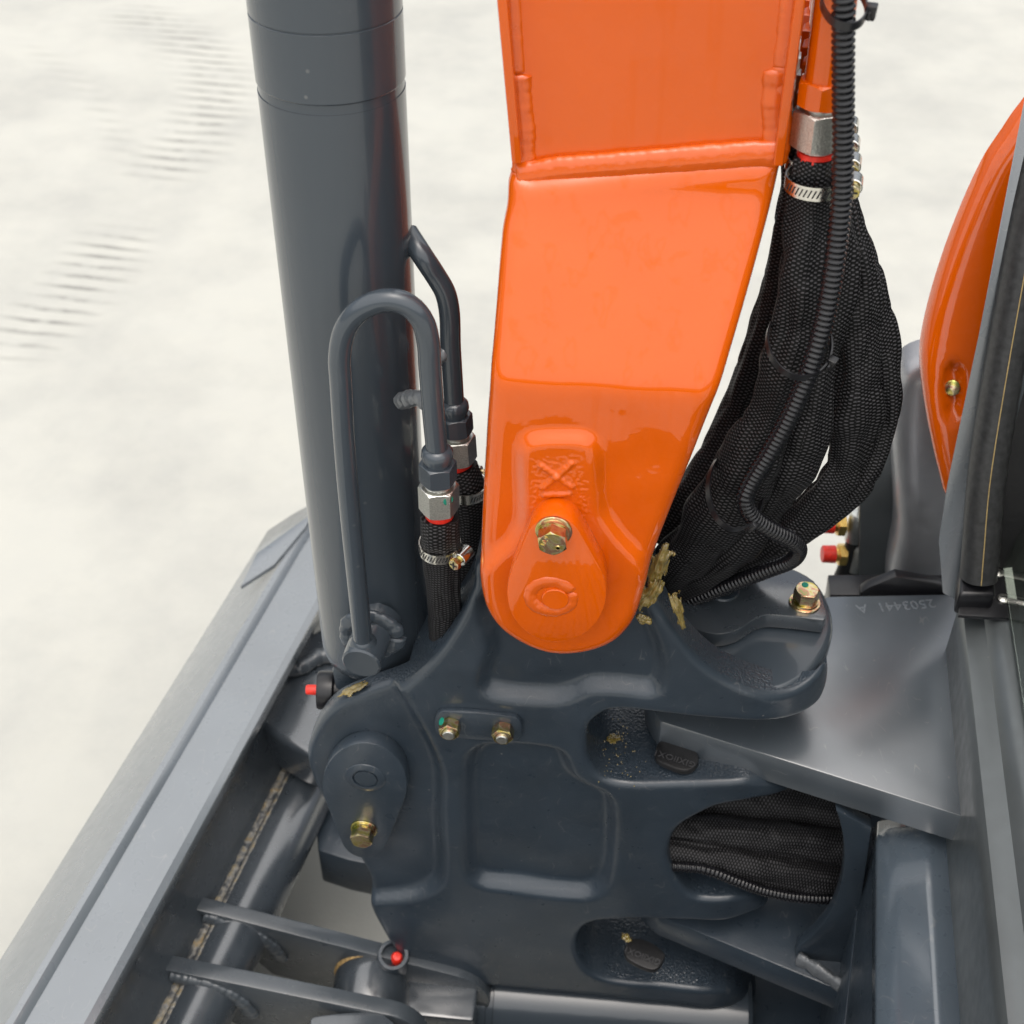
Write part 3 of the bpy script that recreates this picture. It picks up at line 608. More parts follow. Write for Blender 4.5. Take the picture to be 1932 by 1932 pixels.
# grease point beside the cylinder eye
gn = thing('grease_point', 'black round grease boss with a red cap left of the cylinder eye', 'grease nipple')
gc = PY(616, 1302, 0.055); gd = Vector((-1, -0.12, 0.05))
lathe('boss', gc-gd.normalized()*0.008, gd, [(-0.03, 0.012), (0.0, 0.0145), (0.002, 0.0175), (0.014, 0.0178), (0.016, 0.0165), (0.016, 1e-4)], 'plastic', gn, seg=36)
lathe('red_cap', gc+gd.normalized()*0.007, gd, [(0, 0.0048), (0.010, 0.0046), (0.0115, 0.004), (0.0118, 0.003), (0.0102, 0.0026), (0.0102, 1e-4)], 'red', gn, seg=20)

# ------------------------------------------------------------------ hose couplings and hoses
def coupling(parent, p, d, af, painted=True):
    """p = lower end of the pipe, d = direction the hose leaves; returns where the sleeve starts"""
    d = Vector(d).normalized(); p = Vector(p); u = af/0.025
    lathe('pipe_weld', p-d*0.004*u, d, [(-0.001, 0.0082*u), (0.002, 0.0108*u), (0.006*u, 0.0112*u), (0.011*u, 0.0095*u), (0.013*u, 0.0095*u)], 'cyl' if painted else 'orange', parent, seg=24, ang=60)
    hexnut('collar_nut', p+d*0.008*u, d, af*0.92, 0.0165*u, 'cyl' if painted else 'orange', parent, rot=0.25)
    lathe('thread', p+d*0.0240*u, d, [(0, 0.0095*u)] + [(0.0006*k, (0.0098 if k % 2 else 0.0090)*u) for k in range(1, 9)], 'steel', parent, seg=28, ang=20)
    hexnut('swivel_nut', p+d*0.0285*u, d, af, 0.0225*u, 'steel', parent, rot=0.32)
    lathe('ferrule', p+d*0.051*u, d, [(0, 0.0088*u), (0.006*u, 0.0088*u), (0.0065*u, 0.0105*u), (0.022*u, 0.0105*u)], 'steel', parent, seg=28)
    lathe('red_ring', p+d*0.0525*u, d, [(0, 0.0094*u), (0.0005, 0.0102*u), (0.0048*u, 0.0102*u), (0.0052*u, 0.0092*u)], 'red', parent, seg=28)
    return p+d*0.061*u
def sleeve(name, label, pts, radii, group=None, squash=0.85, wr=0.0016, seed=0, seam=2.6, end=None):
    """woven protective sleeve over a hose: soft folds along it, a stitched seam and a turned-in mouth"""
    P = spline(pts, 8); P, s = resample(P, 0.0035); n = len(P); rad = np.interp(np.linspace(0, 1, n), np.linspace(0, 1, len(radii)), radii)
    def disp(i, a, ss):
        ca, sa = math.cos(a), math.sin(a)
        w = wr*(noise.noise(Vector((ca*1.6+seed, sa*1.6, ss*18)))*1.8+1.0*noise.noise(Vector((ca*1.5, sa*1.5+seed, ss*44)))-0.9*max(0.0, 1-6*abs(noise.noise(Vector((ca*0.9+seed*2, sa*0.9, ss*24))))))
        dd = (a-seam+math.pi) % (2*math.pi)-math.pi
        return w+0.0018*math.exp(-(dd/0.13)**2)-0.0012*math.exp(-((dd-0.32)/0.18)**2)
    t = thing(name, label, 'hose', group)
    sweep('woven_sleeve', P, rad, 'weave', t, seg=44, squash=squash, disp=disp, ang=80)
    return t, P, s, rad
def clamp(label, c, d, r, scr, group='worm drive hose clamps', ry=1.0, small=False):
    """worm-drive band clamp round axis d at c; scr = direction from the axis to its screw"""
    t = thing('hose_clamp', label, 'hose clamp', group)
    c, d = Vector(c), Vector(d).normalized(); a = Vector(scr); a = (a-d*a.dot(d)).normalized(); b = d.cross(a); h = 0.0046
    seg = 48; V = []; F = []
    for tt, rr in ((-h, r), (-h, r+0.0011), (h, r+0.0011), (h, r)):
        for j in range(seg): th = 2*math.pi*j/seg; V.append(c+d*tt+(a*math.cos(th)+b*math.sin(th))*rr)
    for q in range(4):
        for j in range(seg): k = (j+1) % seg; z = (q+1) % 4; F.append((q*seg+j, q*seg+k, z*seg+k, z*seg+j))
    bnd = mk('band', V, F, 'band', t)
    bm = bmesh.new()
    for k in range(15):
        th = math.radians(28+k*8.5)*(1); 
        for sg in (1, -1):
            q = c+(a*math.cos(th*sg)+b*math.sin(th*sg))*(r+0.0011); tn = (-a*math.sin(th*sg)+b*math.cos(th*sg))*sg; nn = (a*math.cos(th*sg)+b*math.sin(th*sg))
            e1 = (d*0.92+tn*0.38).normalized()*0.0027; e2 = tn*0.0005
            vs4 = [bm.verts.new(q+nn*0.00025+e1*x+e2*y) for x, y in ((-1, -1), (1, -1), (1, 1), (-1, 1))]; bm.faces.new(vs4)
            vb = [bm.verts.new(q-nn*0.0004+e1*x+e2*y) for x, y in ((-1, -1), (1, -1), (1, 1), (-1, 1))]
            for i in range(4): j = (i+1) % 4; bm.faces.new((vs4[i], vb[i], vb[j], vs4[j]))
    from_bm('worm_slots', bm, 'dark', bnd, smooth=False)
    hc = c+a*(r+0.0058); sd2 = b if b.y < 0 or (abs(b.y) < 0.2) else -b
    lathe('screw_housing', hc-sd2*0.008, sd2, [(-0.001, 0.0035), (0, 0.0056), (0.012, 0.0056), (0.0125, 0.0050)], 'band', t, seg=24)
    lathe('screw_shank', hc+sd2*0.004, sd2, [(0, 0.0032), (0.006, 0.0032)], 'zinc', t, seg=16)
    sh = hexnut('screw_head', hc+sd2*0.0075, sd2, 0.0084, 0.0042, 'zinc', t)
    for q in (a, d):
        x = q*0.0030; y = (d if q is a else a)*0.00055; z = sd2*0.0004
        box8('cross_slot', hc+sd2*0.0117, x, y, z*(1.0 if q is a else 1.4), 'dark', sh, 0)
    return t
# left front hose
hl = thing('hose_coupling', 'zinc plated hex hose coupling below the bent pipe in front of the cylinder', 'hose coupling')
d1 = (PY(832, 1060, 0.0)-PY(825, 860, yp)).normalized()
m1 = coupling(hl, pipe_path[-1], d1, 0.0262)
lathe('paint_mark', pipe_path[-1]+d1*0.036+Vector((0.0085, -0.0100, 0)), (0.62, -0.75, 0), [(0, 0.0042), (0.0006, 0.004), (0.0008, 0.002)], 'green', hl, seg=12)
hs1, P, s, rad = sleeve('hydraulic_hose', 'black woven sleeved hose right below the bent pipe, left of the boom', [m1-d1*0.004, m1+d1*0.012, PY(833, 1045, 0.006), PY(838, 1130, 0.02), PY(842, 1220, 0.045), PY(850, 1300, 0.08)], [0.0148, 0.0142, 0.0138, 0.0150, 0.0160, 0.0155], wr=0.0009, seed=1, seam=5.2)
clamp('steel band clamp with yellow screw on the hose below the bent pipe', PY(830, 1030, 0.004), d1, 0.0152, (0.85, -0.45, 0.25))
hl2 = thing('hose_coupling', 'zinc plated hex hose coupling half hidden behind the front one, beside the cylinder', 'hose coupling')
d2 = (PY(868, 900, yp2)-PY(856, 760, yp2)).normalized()
m2 = coupling(hl2, p2[-1], d2, 0.0255)
hs2, P, s, rad = sleeve('hydraulic_hose', 'black woven sleeved hose squeezed between the front hose and the orange boom', [m2-d2*0.003, PY(880, 920, 0.073), PY(886, 1000, 0.073), PY(885, 1090, 0.075), PY(880, 1200, 0.08), PY(876, 1300, 0.085)], [0.0150, 0.0150, 0.0165, 0.0175, 0.0165], wr=0.001, seed=4, seam=1.0)
clamp('dark steel band clamp on the half hidden hose beside the boom', PY(881, 920, 0.073), d2, 0.0158, (0.2, 0.9, 0))

# ------------------------------------------------------------------ row of orange boom pipes, top right
zf = PY(1551, 205, 0.05).z; ppos = []
grp = 'orange boom pipes in a row'
lab = ['nearest orange steel pipe of the row, behind the ribbed conduit', 'second orange steel pipe from the front of the row', 'third orange steel pipe from the front of the row', 'fourth orange steel pipe from the front of the row', 'fifth orange steel pipe from the front of the row', 'farthest orange steel pipe of the row, nearest the boom edge in view']
pd = (PY(1553, 205, 0.05)-PY(1580, 0, 0.05)).normalized()
for k in range(6):
    base = Vector((0.1065+0.0018*k, 0.05+0.029*k, zf+0.019)); rk = 0.0125 if k == 0 else 0.0098
    t = thing('boom_pipe', lab[k], 'pipe', grp)
    sweep('tube', [base-pd*0.32, base-pd*0.16, base-pd*0.05, base], [rk, rk, rk, rk], 'orange', t, seg=28)
    u = 1.12 if k == 0 else 1.0
    hexnut('pipe_nut', base, pd, 0.026*u, 0.016, 'orange', t, rot=0.2)
    lathe('thread', base+pd*0.015, pd, [(0, 0.0105), (0.004, 0.0105)], 'steel', t, seg=24)
    hexnut('swivel_nut', base+pd*0.0185, pd, 0.0275*u, 0.024, 'steel', t, rot=0.3)
    lathe('ferrule', base+pd*0.0425, pd, [(0, 0.0105), (0.004, 0.0105), (0.0045, 0.0105), (0.012, 0.0100)], 'steel', t, seg=28)
    lathe('red_ring', base+pd*0.0455, pd, [(0, 0.011), (0.0004, 0.0118), (0.0055, 0.0118), (0.006, 0.011)], 'red', t, seg=28)
    ppos.append(base+pd*0.049)
# woven hoses hanging from them
def hose_from(k, label, pts, radii, **kw):
    st = ppos[k]; return sleeve('hydraulic_hose', label, [st, st+pd*0.02]+[PY(*q) for q in pts], radii, 'woven hoses right of the boom', **kw)
hose_from(0, 'foremost black woven hose right of the boom, running under the ribbed conduit', [(1530, 420, 0.052), (1518, 520, 0.048), (1505, 620, 0.046), (1485, 690, 0.044), (1450, 790, 0.046), (1408, 880, 0.050), (1360, 960, 0.058), (1310, 1030, 0.072), (1255, 1085, 0.088), (1200, 1130, 0.10)], [0.0150, 0.0150, 0.0165, 0.0180, 0.0190, 0.0160, 0.0230, 0.0260, 0.0260, 0.0215, 0.0225, 0.0225, 0.0220], seed=2, wr=0.0024, squash=0.75)
hose_from(1, 'black woven hose just right of the foremost one, behind the ribbed conduit', [(1578, 440, 0.075), (1572, 540, 0.07), (1548, 645, 0.07), (1534, 730, 0.068), (1508, 830, 0.066), (1472, 915, 0.066), (1420, 990, 0.072), (1350, 1055, 0.085), (1270, 1100, 0.10), (1210, 1130, 0.11)], [0.0145, 0.015, 0.0160, 0.0165, 0.0135, 0.0190, 0.0195, 0.0140, 0.0215, 0.0215, 0.0220, 0.022], seed=5, wr=0.0023, squash=0.75)
hose_from(2, 'inner black woven hose of the wide loop right of the boom', [(1598, 450, 0.10), (1612, 560, 0.095), (1618, 670, 0.09), (1612, 770, 0.09), (1600, 858, 0.09), (1562, 930, 0.09), (1505, 990, 0.095), (1420, 1045, 0.105), (1320, 1090, 0.115), (1230, 1130, 0.12)], [0.0145, 0.015, 0.0155, 0.0170, 0.0150, 0.0215, 0.0135, 0.0170, 0.0195, 0.019, 0.019, 0.019], seed=8, wr=0.0025, squash=0.7)
hose_from(3, 'outermost black woven hose of the wide loop right of the boom', [(1622, 470, 0.125), (1645, 560, 0.115), (1664, 650, 0.108), (1673, 740, 0.104), (1662, 830, 0.102), (1625, 905, 0.10), (1560, 965, 0.10), (1480, 1020, 0.105), (1390, 1070, 0.115), (1300, 1105, 0.125), (1220, 1140, 0.13)], [0.0145, 0.0115, 0.0105, 0.0105, 0.0105, 0.0105, 0.011, 0.012, 0.013, 0.014, 0.015, 0.015], seed=11, wr=0.0018, squash=0.8)
hose_from(4, 'middle black woven hose in the wide loop right of the boom', [(1612, 480, 0.15), (1634, 580, 0.14), (1650, 680, 0.135), (1650, 770, 0.13), (1632, 850, 0.128), (1590, 925, 0.125), (1520, 985, 0.125), (1430, 1040, 0.13), (1330, 1085, 0.14), (1240, 1120, 0.14)], [0.0145, 0.012, 0.012, 0.0125, 0.0135, 0.0135, 0.014, 0.015, 0.016, 0.016, 0.016, 0.016], seed=14, wr=0.0017, squash=0.8)
hose_from(5, 'black woven hose in shadow closest to the boom edge', [(1510, 240, 0.195), (1498, 380, 0.19), (1472, 520, 0.185), (1438, 640, 0.18), (1400, 750, 0.175), (1355, 850, 0.165), (1305, 930, 0.155), (1240, 1010, 0.145)], [0.0115, 0.0115, 0.0110, 0.0120, 0.0130, 0.0140, 0.0145, 0.015, 0.016, 0.018], seed=17, wr=0.0014)
# clamps in the row under the pipes
cl = ['front steel band clamp of the row below the orange pipes', 'second steel band clamp of the row behind the ribbed conduit', 'third steel band clamp of the row behind the ribbed conduit', 'fourth steel band clamp of the row behind the ribbed conduit']
for k in range(4):
    clamp(cl[k], ppos[k]+pd*0.018+Vector((0.002, 0, 0)), pd, 0.0182, (1, -0.15, 0.1))

# ------------------------------------------------------------------ ribbed conduit and cable ties
def conduit(name, label, pts, r=0.0068, pitch=0.0040):
    P = spline(pts, 10); P, s = resample(P, pitch/6); n = len(P)
    ph = (s/pitch) % 1.0; prof = np.interp(ph, [0, 0.12, 0.42, 0.55, 0.9, 1.0], [0.84, 1.0, 1.0, 0.84, 0.82, 0.84])
    o = sweep(name, P, r*prof, 'conduit', None, seg=20, ang=80); tag(o, label, 'conduit'); return P
cpts = [(1594, -90, 0.012), (1592, 0, 0.012), (1591, 120, 0.014), (1591, 250, 0.016), (1587, 380, 0.016), (1574, 500, 0.014), (1556, 600, 0.012), (1530, 690, 0.010), (1495, 775, 0.010), (1455, 850, 0.012), (1418, 910, 0.014), (1406, 942, 0.014), (1420, 975, 0.018), (1455, 1000, 0.026), (1490, 1018, 0.036), (1507, 1036, 0.046), (1494, 1057, 0.056), (1450, 1075, 0.066), (1390, 1098, 0.078), (1330, 1122, 0.088), (1285, 1138, 0.095)]
conduit('ribbed_conduit', 'black ribbed plastic conduit hanging in front of the woven hoses', [PY(*q) for q in cpts])
def tie(label, c, ax, ay, hw, hd, head_dir, tail=True):
    """cable tie: flat strap loop with half-axes ax*hw and ay*hd, and a locking head"""
    t = thing('cable_tie', label, 'cable tie', 'black nylon cable ties')
    c, ax, ay = Vector(c), Vector(ax).normalized(), Vector(ay); ay = (ay-ax*ay.dot(ax)).normalized(); nz = ax.cross(ay)
    V = []; F = []; n = 48; w, th = 0.0024, 0.0006
    for i in range(n):
        a = 2*math.pi*i/n; p = c+ax*hw*math.cos(a)+ay*hd*math.sin(a); no = (ax*math.cos(a)/hw+ay*math.sin(a)/hd).normalized()
        V += [p+nz*w-no*th, p+nz*w+no*th, p-nz*w+no*th, p-nz*w-no*th]
    for i in range(n):
        j = (i+1) % n
        for q in range(4): z = (q+1) % 4; F.append((i*4+q, j*4+q, j*4+z, i*4+z))
    mk('strap', V, F, 'plastic', t)
    hd_ = Vector(head_dir).normalized(); hp = c+ax*hw*ax.dot(hd_)+ay*hd*ay.dot(hd_)+hd_*0.0025
    e3 = hd_.cross(nz).normalized()
    box8('head', hp, hd_*0.0032, nz*0.0042, e3*0.0036, 'plastic', t, 0.0009)
    box8('slot', hp-e3*0.0036*(1 if e3.y > 0 else -1), hd_*0.0013, nz*0.0026, e3*0.0004, 'dark', t, 0)
    box8('tail', hp-e3*0.0055*(1 if e3.y > 0 else -1), hd_*0.0006, nz*0.0022, e3*0.0022, 'plastic', t, 0)
    return t
c = PY(1508, 645, 0.034); tie('black cable tie round the foremost hose and conduit, middle of the bundle', c, Vector((0.95, -0.1, -0.22)), Vector((0.1, 1, 0.2)), 0.0225, 0.034, Vector((0.95, -0.42, -0.2)))
c = PY(1388, 922, 0.038); tie('black cable tie low on the bundle where the conduit bends away', c, Vector((0.80, -0.15, -0.55)), Vector((0.2, 1, 0.1)), 0.024, 0.041, Vector((0.8, -0.8, -0.5)))
c = PY(1592, 8, 0.030); tie('black cable tie holding the conduit to the nearest orange pipe', c, Vector((1, 0, -0.03)), Vector((0, 1, 0.1)), 0.0125, 0.028, Vector((1, -0.25, 0)))

# ================================================================== machine frame behind the swing post
fr = thing('machine_chassis', 'dark grey welded frame with two fork plates that hold the swing post', 'frame')
zp = 0.555
def arc(cx, cy, r, a0, a1, n=14): return [(cx+r*math.cos(math.radians(a)), cy+r*math.sin(math.radians(a))) for a in np.linspace(a0, a1, n)]
tipa = arc(AX, AYc, 0.075, 100, 216, 16)
fe = [(0.312, -0.042)]
upper = [(0.345, 0.234), (0.209, 0.216)]+tipa+fe
fpl = prism('fork_plate', [Vector((a, b, zp)) for a, b in upper], (0, 0, -0.034), 'plate', fr, 0.0012)
zl = 0.285
lowp = [(0.36, 0.24), (0.209, 0.216)]+arc(AX, AYc, 0.075, 100, 236, 16)+[tuple(PZ(1592, 1872, zl))[:2], (0.33, -0.06)]
prism('fork_plate', [Vector((a, b, zl)) for a, b in lowp], (0, 0, -0.034), 'grey', fr, 0.0015)
# stamped part number on the upper plate, read from the other side
c0 = PZ(1685, 1143, zp)
e1 = (PZ(1765, 1136, zp)-PZ(1610, 1148, zp)).normalized()
text_mesh('stamped_number', '2503441  A', 0.0165, PZ(1690, 1143, zp)+Vector((0, 0, 0.0001)), -e1, (0, -1, 0), 'blade', fpl, 0.0003)
# upright web with a hollowed edge
web = [(1520, 1480), (1577, 1528), (1584, 1548), (1592, 1590), (1592, 1630), (1585, 1675), (1565, 1725), (1535, 1762), (1505, 1788), (1500, 1815), (1600, 1880), (1625, 1700), (1645, 1562)]
prism('web_plate', [PY(a, b, -0.012) for a, b in spline(web[1:9], 3)+[np.array(q, float) for q in web[9:]]], (0, 0.012, 0), 'grey', fr, 0.0015)
weld('weld_bead', [PZ(1503, 1806, 0.291), PZ(1530, 1822, 0.291), PZ(1560, 1842, 0.291), PZ(1590, 1862, 0.291)], 0.0085, 'weldgrey', fr, amp=0.2, squash=0.6)
# side wall and folded cover at the lower right
prism('side_wall', [PZ(1655, 1560, 0.460), PZ(1655, 1990, 0.460), PZ(1588, 1990, 0.370), PZ(1630, 1600, 0.370)], (0.004, 0, -0.02), 'grey', fr, 0.001)
prism('lower_wall', [PZ(1628, 1600, 0.372), PZ(1586, 1990, 0.372), PZ(1700, 1990, 0.372), PZ(1700, 1600, 0.372)], (0, 0, -0.25), 'grey', fr, 0.001)
cov = thing('folded_cover', 'folded dark blue grey steel cover at the lower right beside the cab sill', 'cover')
rows = []
for a, b_ in (((1652, 1565), (1653, 1990)), ((1662, 1553), (1660, 1990)), ((1700, 1546), (1706, 1990)), ((1738, 1540.5), (1765, 1990)), ((1745, 1540), (1772, 1990)), ((1752, 1541), (1779, 1990)), ((1790, 1547), (1817, 1990)), ((1822, 1562), (1852, 1990)), ((1834, 1575), (1866, 1990))):
    rows.append((a, b_))
zz = [0.468, 0.486, 0.4925, 0.4990, 0.5000, 0.4994, 0.497, 0.491, 0.476]
R2 = []
for t in np.linspace(0, 1, 12):
    R2.append([PZ(a[0], a[1], z)*(1-t)+PZ(b_[0], b_[1], z)*t for (a, b_), z in zip(rows, zz)])
loft('folded_sheet', R2, 'cover', cov, ang=80, thick=0.003)
e = R2[0]; prism('end_wall', [Vector(p)-Vector((0, 0.002, 0.002)) for p in e]+[Vector((e[-1].x, e[-1].y-0.002, 0.30)), Vector((e[0].x, e[0].y-0.002, 0.30))], (0, -0.003, 0), 'grey', cov, 0)
# black rubber thrust-washer tabs with moulded lettering
def tab(label, corners, z, txt, tc_, ts):
    t = thing('rubber_tab', label, 'rubber tab', 'black lettered tabs under the fork plates')
    pts = [PZ(a, b, z) for a, b in spline(corners, 5, True)]
    pad = prism('pad', pts, (0, 0, -0.007), 'rubber', t, 0.0016)
    e = (PZ(tc_[2], tc_[3], z)-PZ(tc_[0], tc_[1], z)).normalized()
    mid = (PZ(tc_[0], tc_[1], z)+PZ(tc_[2], tc_[3], z))/2+Vector((0, 0, 0.0001))
    text_mesh('lettering', txt, ts, mid, -e, Vector((e.y, -e.x, 0)), 'letter', pad, 0.0004)
tab('black rubber tab with raised letters under the upper fork plate', [(1236, 1418), (1246, 1398), (1300, 1400), (1318, 1428), (1312, 1446), (1292, 1453), (1262, 1444), (1240, 1432)], 0.530, 'GIXIIOX1', (1242, 1421, 1304, 1441), 0.0092)
tab('black rubber tab with raised letters under the lower fork plate', [(1178, 1792), (1188, 1774), (1215, 1772), (1254, 1798), (1250, 1815), (1238, 1828), (1218, 1826), (1184, 1808)], 0.262, 'GIXIIOX1', (1184, 1792, 1240, 1814), 0.0092)
# woven hoses passing through the middle opening
def inner(label, pts, r, seed): return sleeve('hydraulic_hose', label, [PY(*q) for q in pts], r, 'woven hoses inside the swing post opening', seed=seed, wr=0.0016, squash=0.9)
inner('lower black woven hose seen through the middle opening', [(1180, 1596, 0.022), (1270, 1606, 0.022), (1370, 1624, 0.024), (1480, 1646, 0.030), (1600, 1662, 0.038), (1700, 1668, 0.045)], [0.012, 0.014, 0.017, 0.019, 0.018, 0.018], 21)
inner('middle black woven hose seen through the middle opening', [(1180, 1566, 0.040), (1280, 1570, 0.042), (1400, 1578, 0.046), (1500, 1590, 0.050), (1600, 1598, 0.055), (1700, 1600, 0.06)], [0.016, 0.017, 0.019, 0.020, 0.02, 0.02], 24)
inner('upper black woven hose seen through the middle opening, in shadow', [(1180, 1520, 0.085), (1300, 1518, 0.082), (1420, 1520, 0.082), (1520, 1530, 0.085), (1620, 1540, 0.085), (1700, 1545, 0.085)], [0.022, 0.024, 0.024, 0.024, 0.024, 0.022], 27)
conduit('ribbed_conduit', 'black ribbed conduit lying below the woven hoses in the middle opening', [PY(*q) for q in [(1230, 1632, 0.010), (1275, 1634, 0.008), (1330, 1640, 0.006), (1390, 1662, 0.006), (1440, 1680, 0.008), (1500, 1692, 0.012), (1570, 1696, 0.020), (1640, 1696, 0.028)]], r=0.0056, pitch=0.0040)

# ================================================================== cab edge on the right
cab = thing('operator_cab', 'edge of the operator cab with sill, window seal and glass at the right', 'cab')
sdir = (Vector((0.317, 0.231, 0))-Vector((0.282, -0.224, 0))).normalized(); sn = Vector((sdir.y, -sdir.x, 0))     # sn points into the cab
s0 = Vector((0.282, -0.224, 0))-sdir*0.12; sl = 0.50
def sill_pts(t): 
    q = s0+sdir*t; prof = [(0.0005, 0.40), (0.0, 0.52), (0.0, 0.590), (0.0, 0.604), (0.0035, 0.611), (0.010, 0.613), (0.0125, 0.6135), (0.020, 0.6155), (0.024, 0.6215), (0.030, 0.6262), (0.038, 0.628), (0.06, 0.629), (0.12, 0.629)]
    return [q+sn*a+Vector((0, 0, z)) for a, z in prof]
loft('sill', [sill_pts(t) for t in np.linspace(0, sl, 14)], 'sill', cab, ang=30)
# pillar strip, seal, end cap
pb = [PY(1772, 1045, 0.215), PY(1812, 1095, 0.200)]; pt = [PY(1937, 160, 0.36), PY(1990, 130, 0.34)]
prism('pillar', [PY(1769, 1020, 0.185), PY(1777, 1120, 0.178), PY(1815, 1140, 0.175), PY(1860, 950, 0.19), PY(1990, 300, 0.26), PY(1990, 130, 0.285), PY(1930, 190, 0.275), PY(1846, 625, 0.222), PY(1785, 915, 0.190)], (0.03, 0.03, 0), 'blade', cab, 0.002)
prism('door_frame', [PY(1862, 1075, 0.185), PY(1880, 900, 0.205), PY(1905, 700, 0.235), PY(1935, 480, 0.265), PY(1985, 100, 0.32), PY(2100, 100, 0.32), PY(2100, 1075, 0.185)], (0, 0.012, 0), 'rubber', cab, 0.001)
sp_ = [PY(1846, 1090, 0.150), PY(1850, 1040, 0.156), PY(1862, 900, 0.175), PY(1893, 700, 0.205), PY(1928, 500, 0.235), PY(1966, 290, 0.268), PY(2002, 90, 0.30), PY(2030, -60, 0.32)]
Psl, ssl = resample(spline(sp_, 8), 0.005)
wse = sweep('window_seal', Psl, 0.0170, 'seal', cab, seg=24, squash=0.8, disp=lambda i, a, ss: 0.0022*math.sin(a*2+1)+0.0003*math.sin(ss*900)*max(0, math.cos(a-0.8)))
sweep('seal_thread', [Vector(p)+Vector((-0.0010, -0.0150, 0.0045)) for p in Psl[:70]], 0.0005, 'thread', wse, seg=6)
cz = 0.63
capc = [PZ(1801, 1148, cz), PZ(1871, 1150, cz), PZ(1867, 1084, cz), PZ(1806, 1082, cz)]
prism('end_cap', [Vector((p.x, p.y, 0.622)) for p in capc], (0, 0, 0.026), 'plastic', cab, 0.004, 3)
prism('seal_base', [PZ(1808, 1160, 0.632), PZ(1905, 1166, 0.632), PZ(1895, 1066, 0.632), PZ(1860, 1066, 0.632), PZ(1815, 1100, 0.632)], (0, 0, -0.004), 'plastic', cab, 0.001)
for q in ((1881, 1081), (1893, 1130)):
    sc = PZ(q[0], q[1], 0.6325)
    k = lathe('screw', sc, (0, 0, 1), [(0, 0.0058), (0.0012, 0.0055), (0.0024, 0.0036), (0.0026, 1e-4)], 'steel', cab, seg=22)
    box8('slot', sc+Vector((0, 0, 0.0026)), (0.0032, 0, 0), (0, 0.0006, 0), (0, 0, 0.0003), 'dark', k, 0)
gb = [PZ(1878, 985, 0.634), PZ(1932, 1350, 0.634)]; gdir = (gb[1]-gb[0]).normalized(); g0 = gb[0]-gdir*0.02; g1 = g0+gdir*0.55; gup = Vector((0.10, 0.02, 0.5))
prism('glass_pane', [g0, g1, g1+gup, g0+gup], Vector((0.005, 0, 0)), 'glass', cab, 0.0008)
inn = Vector((0.025, 0, 0)); prism('interior_lining', [g0+inn, g1+inn, g1+inn+gup, g0+inn+gup], Vector((0.02, 0, 0)), 'lens', cab, 0.0)
# orange hood farther back
hood = thing('engine_hood', 'rounded orange hood panel behind the cab pillar at the right edge', 'hood')
YH = 0.265
hz0 = PY(1742, 700, YH)
def Fh(x, z): return YH+0.5*(x-hz0.x)**2+0.55*(z-hz0.z)
ho = [(1990, 170), (1932, 226), (1900, 272), (1865, 325), (1825, 410), (1790, 500), (1762, 590), (1747, 655), (1742, 700), (1746, 755), (1758, 830), (1778, 918), (1795, 960), (1850, 960), (1990, 900), (2030, 500)]
dim = px2([(1782, 745), (1786, 705), (1797, 690), (1812, 700), (1815, 740), (1808, 785), (1792, 792)], Fh)
relief('panel', ho, Fh, lambda x, z: Fh(x, z)+0.03, 'orange', hood, g=0.006, fillet=0.016, step=0.005, smoothn=5, disp=lambda V2, sd: recess(V2, dim, 0.010, 0.008), ang=70)
lathe('screw', PF(1800, 742, Fh)+Vector((0, 0.009, 0)), (-0.3, -1, 0.5), [(0, 0.007), (0.004, 0.007), (0.005, 0.0055), (0.005, 1e-4)], 'zinc', hood, seg=18)
# side fender
fen = thing('side_fender', 'silvery grey rounded fender panel below the orange hood', 'fender')
relief('panel', [(1702, 1180), (1694, 1000), (1687, 860), (1689, 770), (1700, 722), (1722, 700), (1760, 688), (1880, 680), (1900, 1000), (1900, 1180)], lambda x, z: 0.30, lambda x, z: 0.345, 'silver', fen, g=0.008, fillet=0.022, step=0.006, ang=70)
prism('side_plate', [PY(a, b, 0.345) for a, b in [(1621, 1190), (1621, 935), (1640, 850), (1672, 780), (1760, 760), (1760, 1190)]], (0, 0.02, 0), 'sill', fen, 0.002)
blk = thing('black_bracket', 'flat black bracket on the rear edge of the upper fork plate', 'bracket')
prism('plate', [PY(a, b, 0.236) for a, b in [(1622, 1135), (1624, 1118), (1640, 1108), (1690, 1088), (1772, 1102), (1800, 1115), (1800, 1140)]], (0, 0.012, 0), 'plastic', blk, 0.0015)
prism('base_bar', [PY(a, b, 0.25) for a, b in [(1560, 1165), (1566, 1122), (1622, 1122), (1800, 1122), (1800, 1165)]], (0, 0.03, 0), 'plastic', blk, 0.0015)
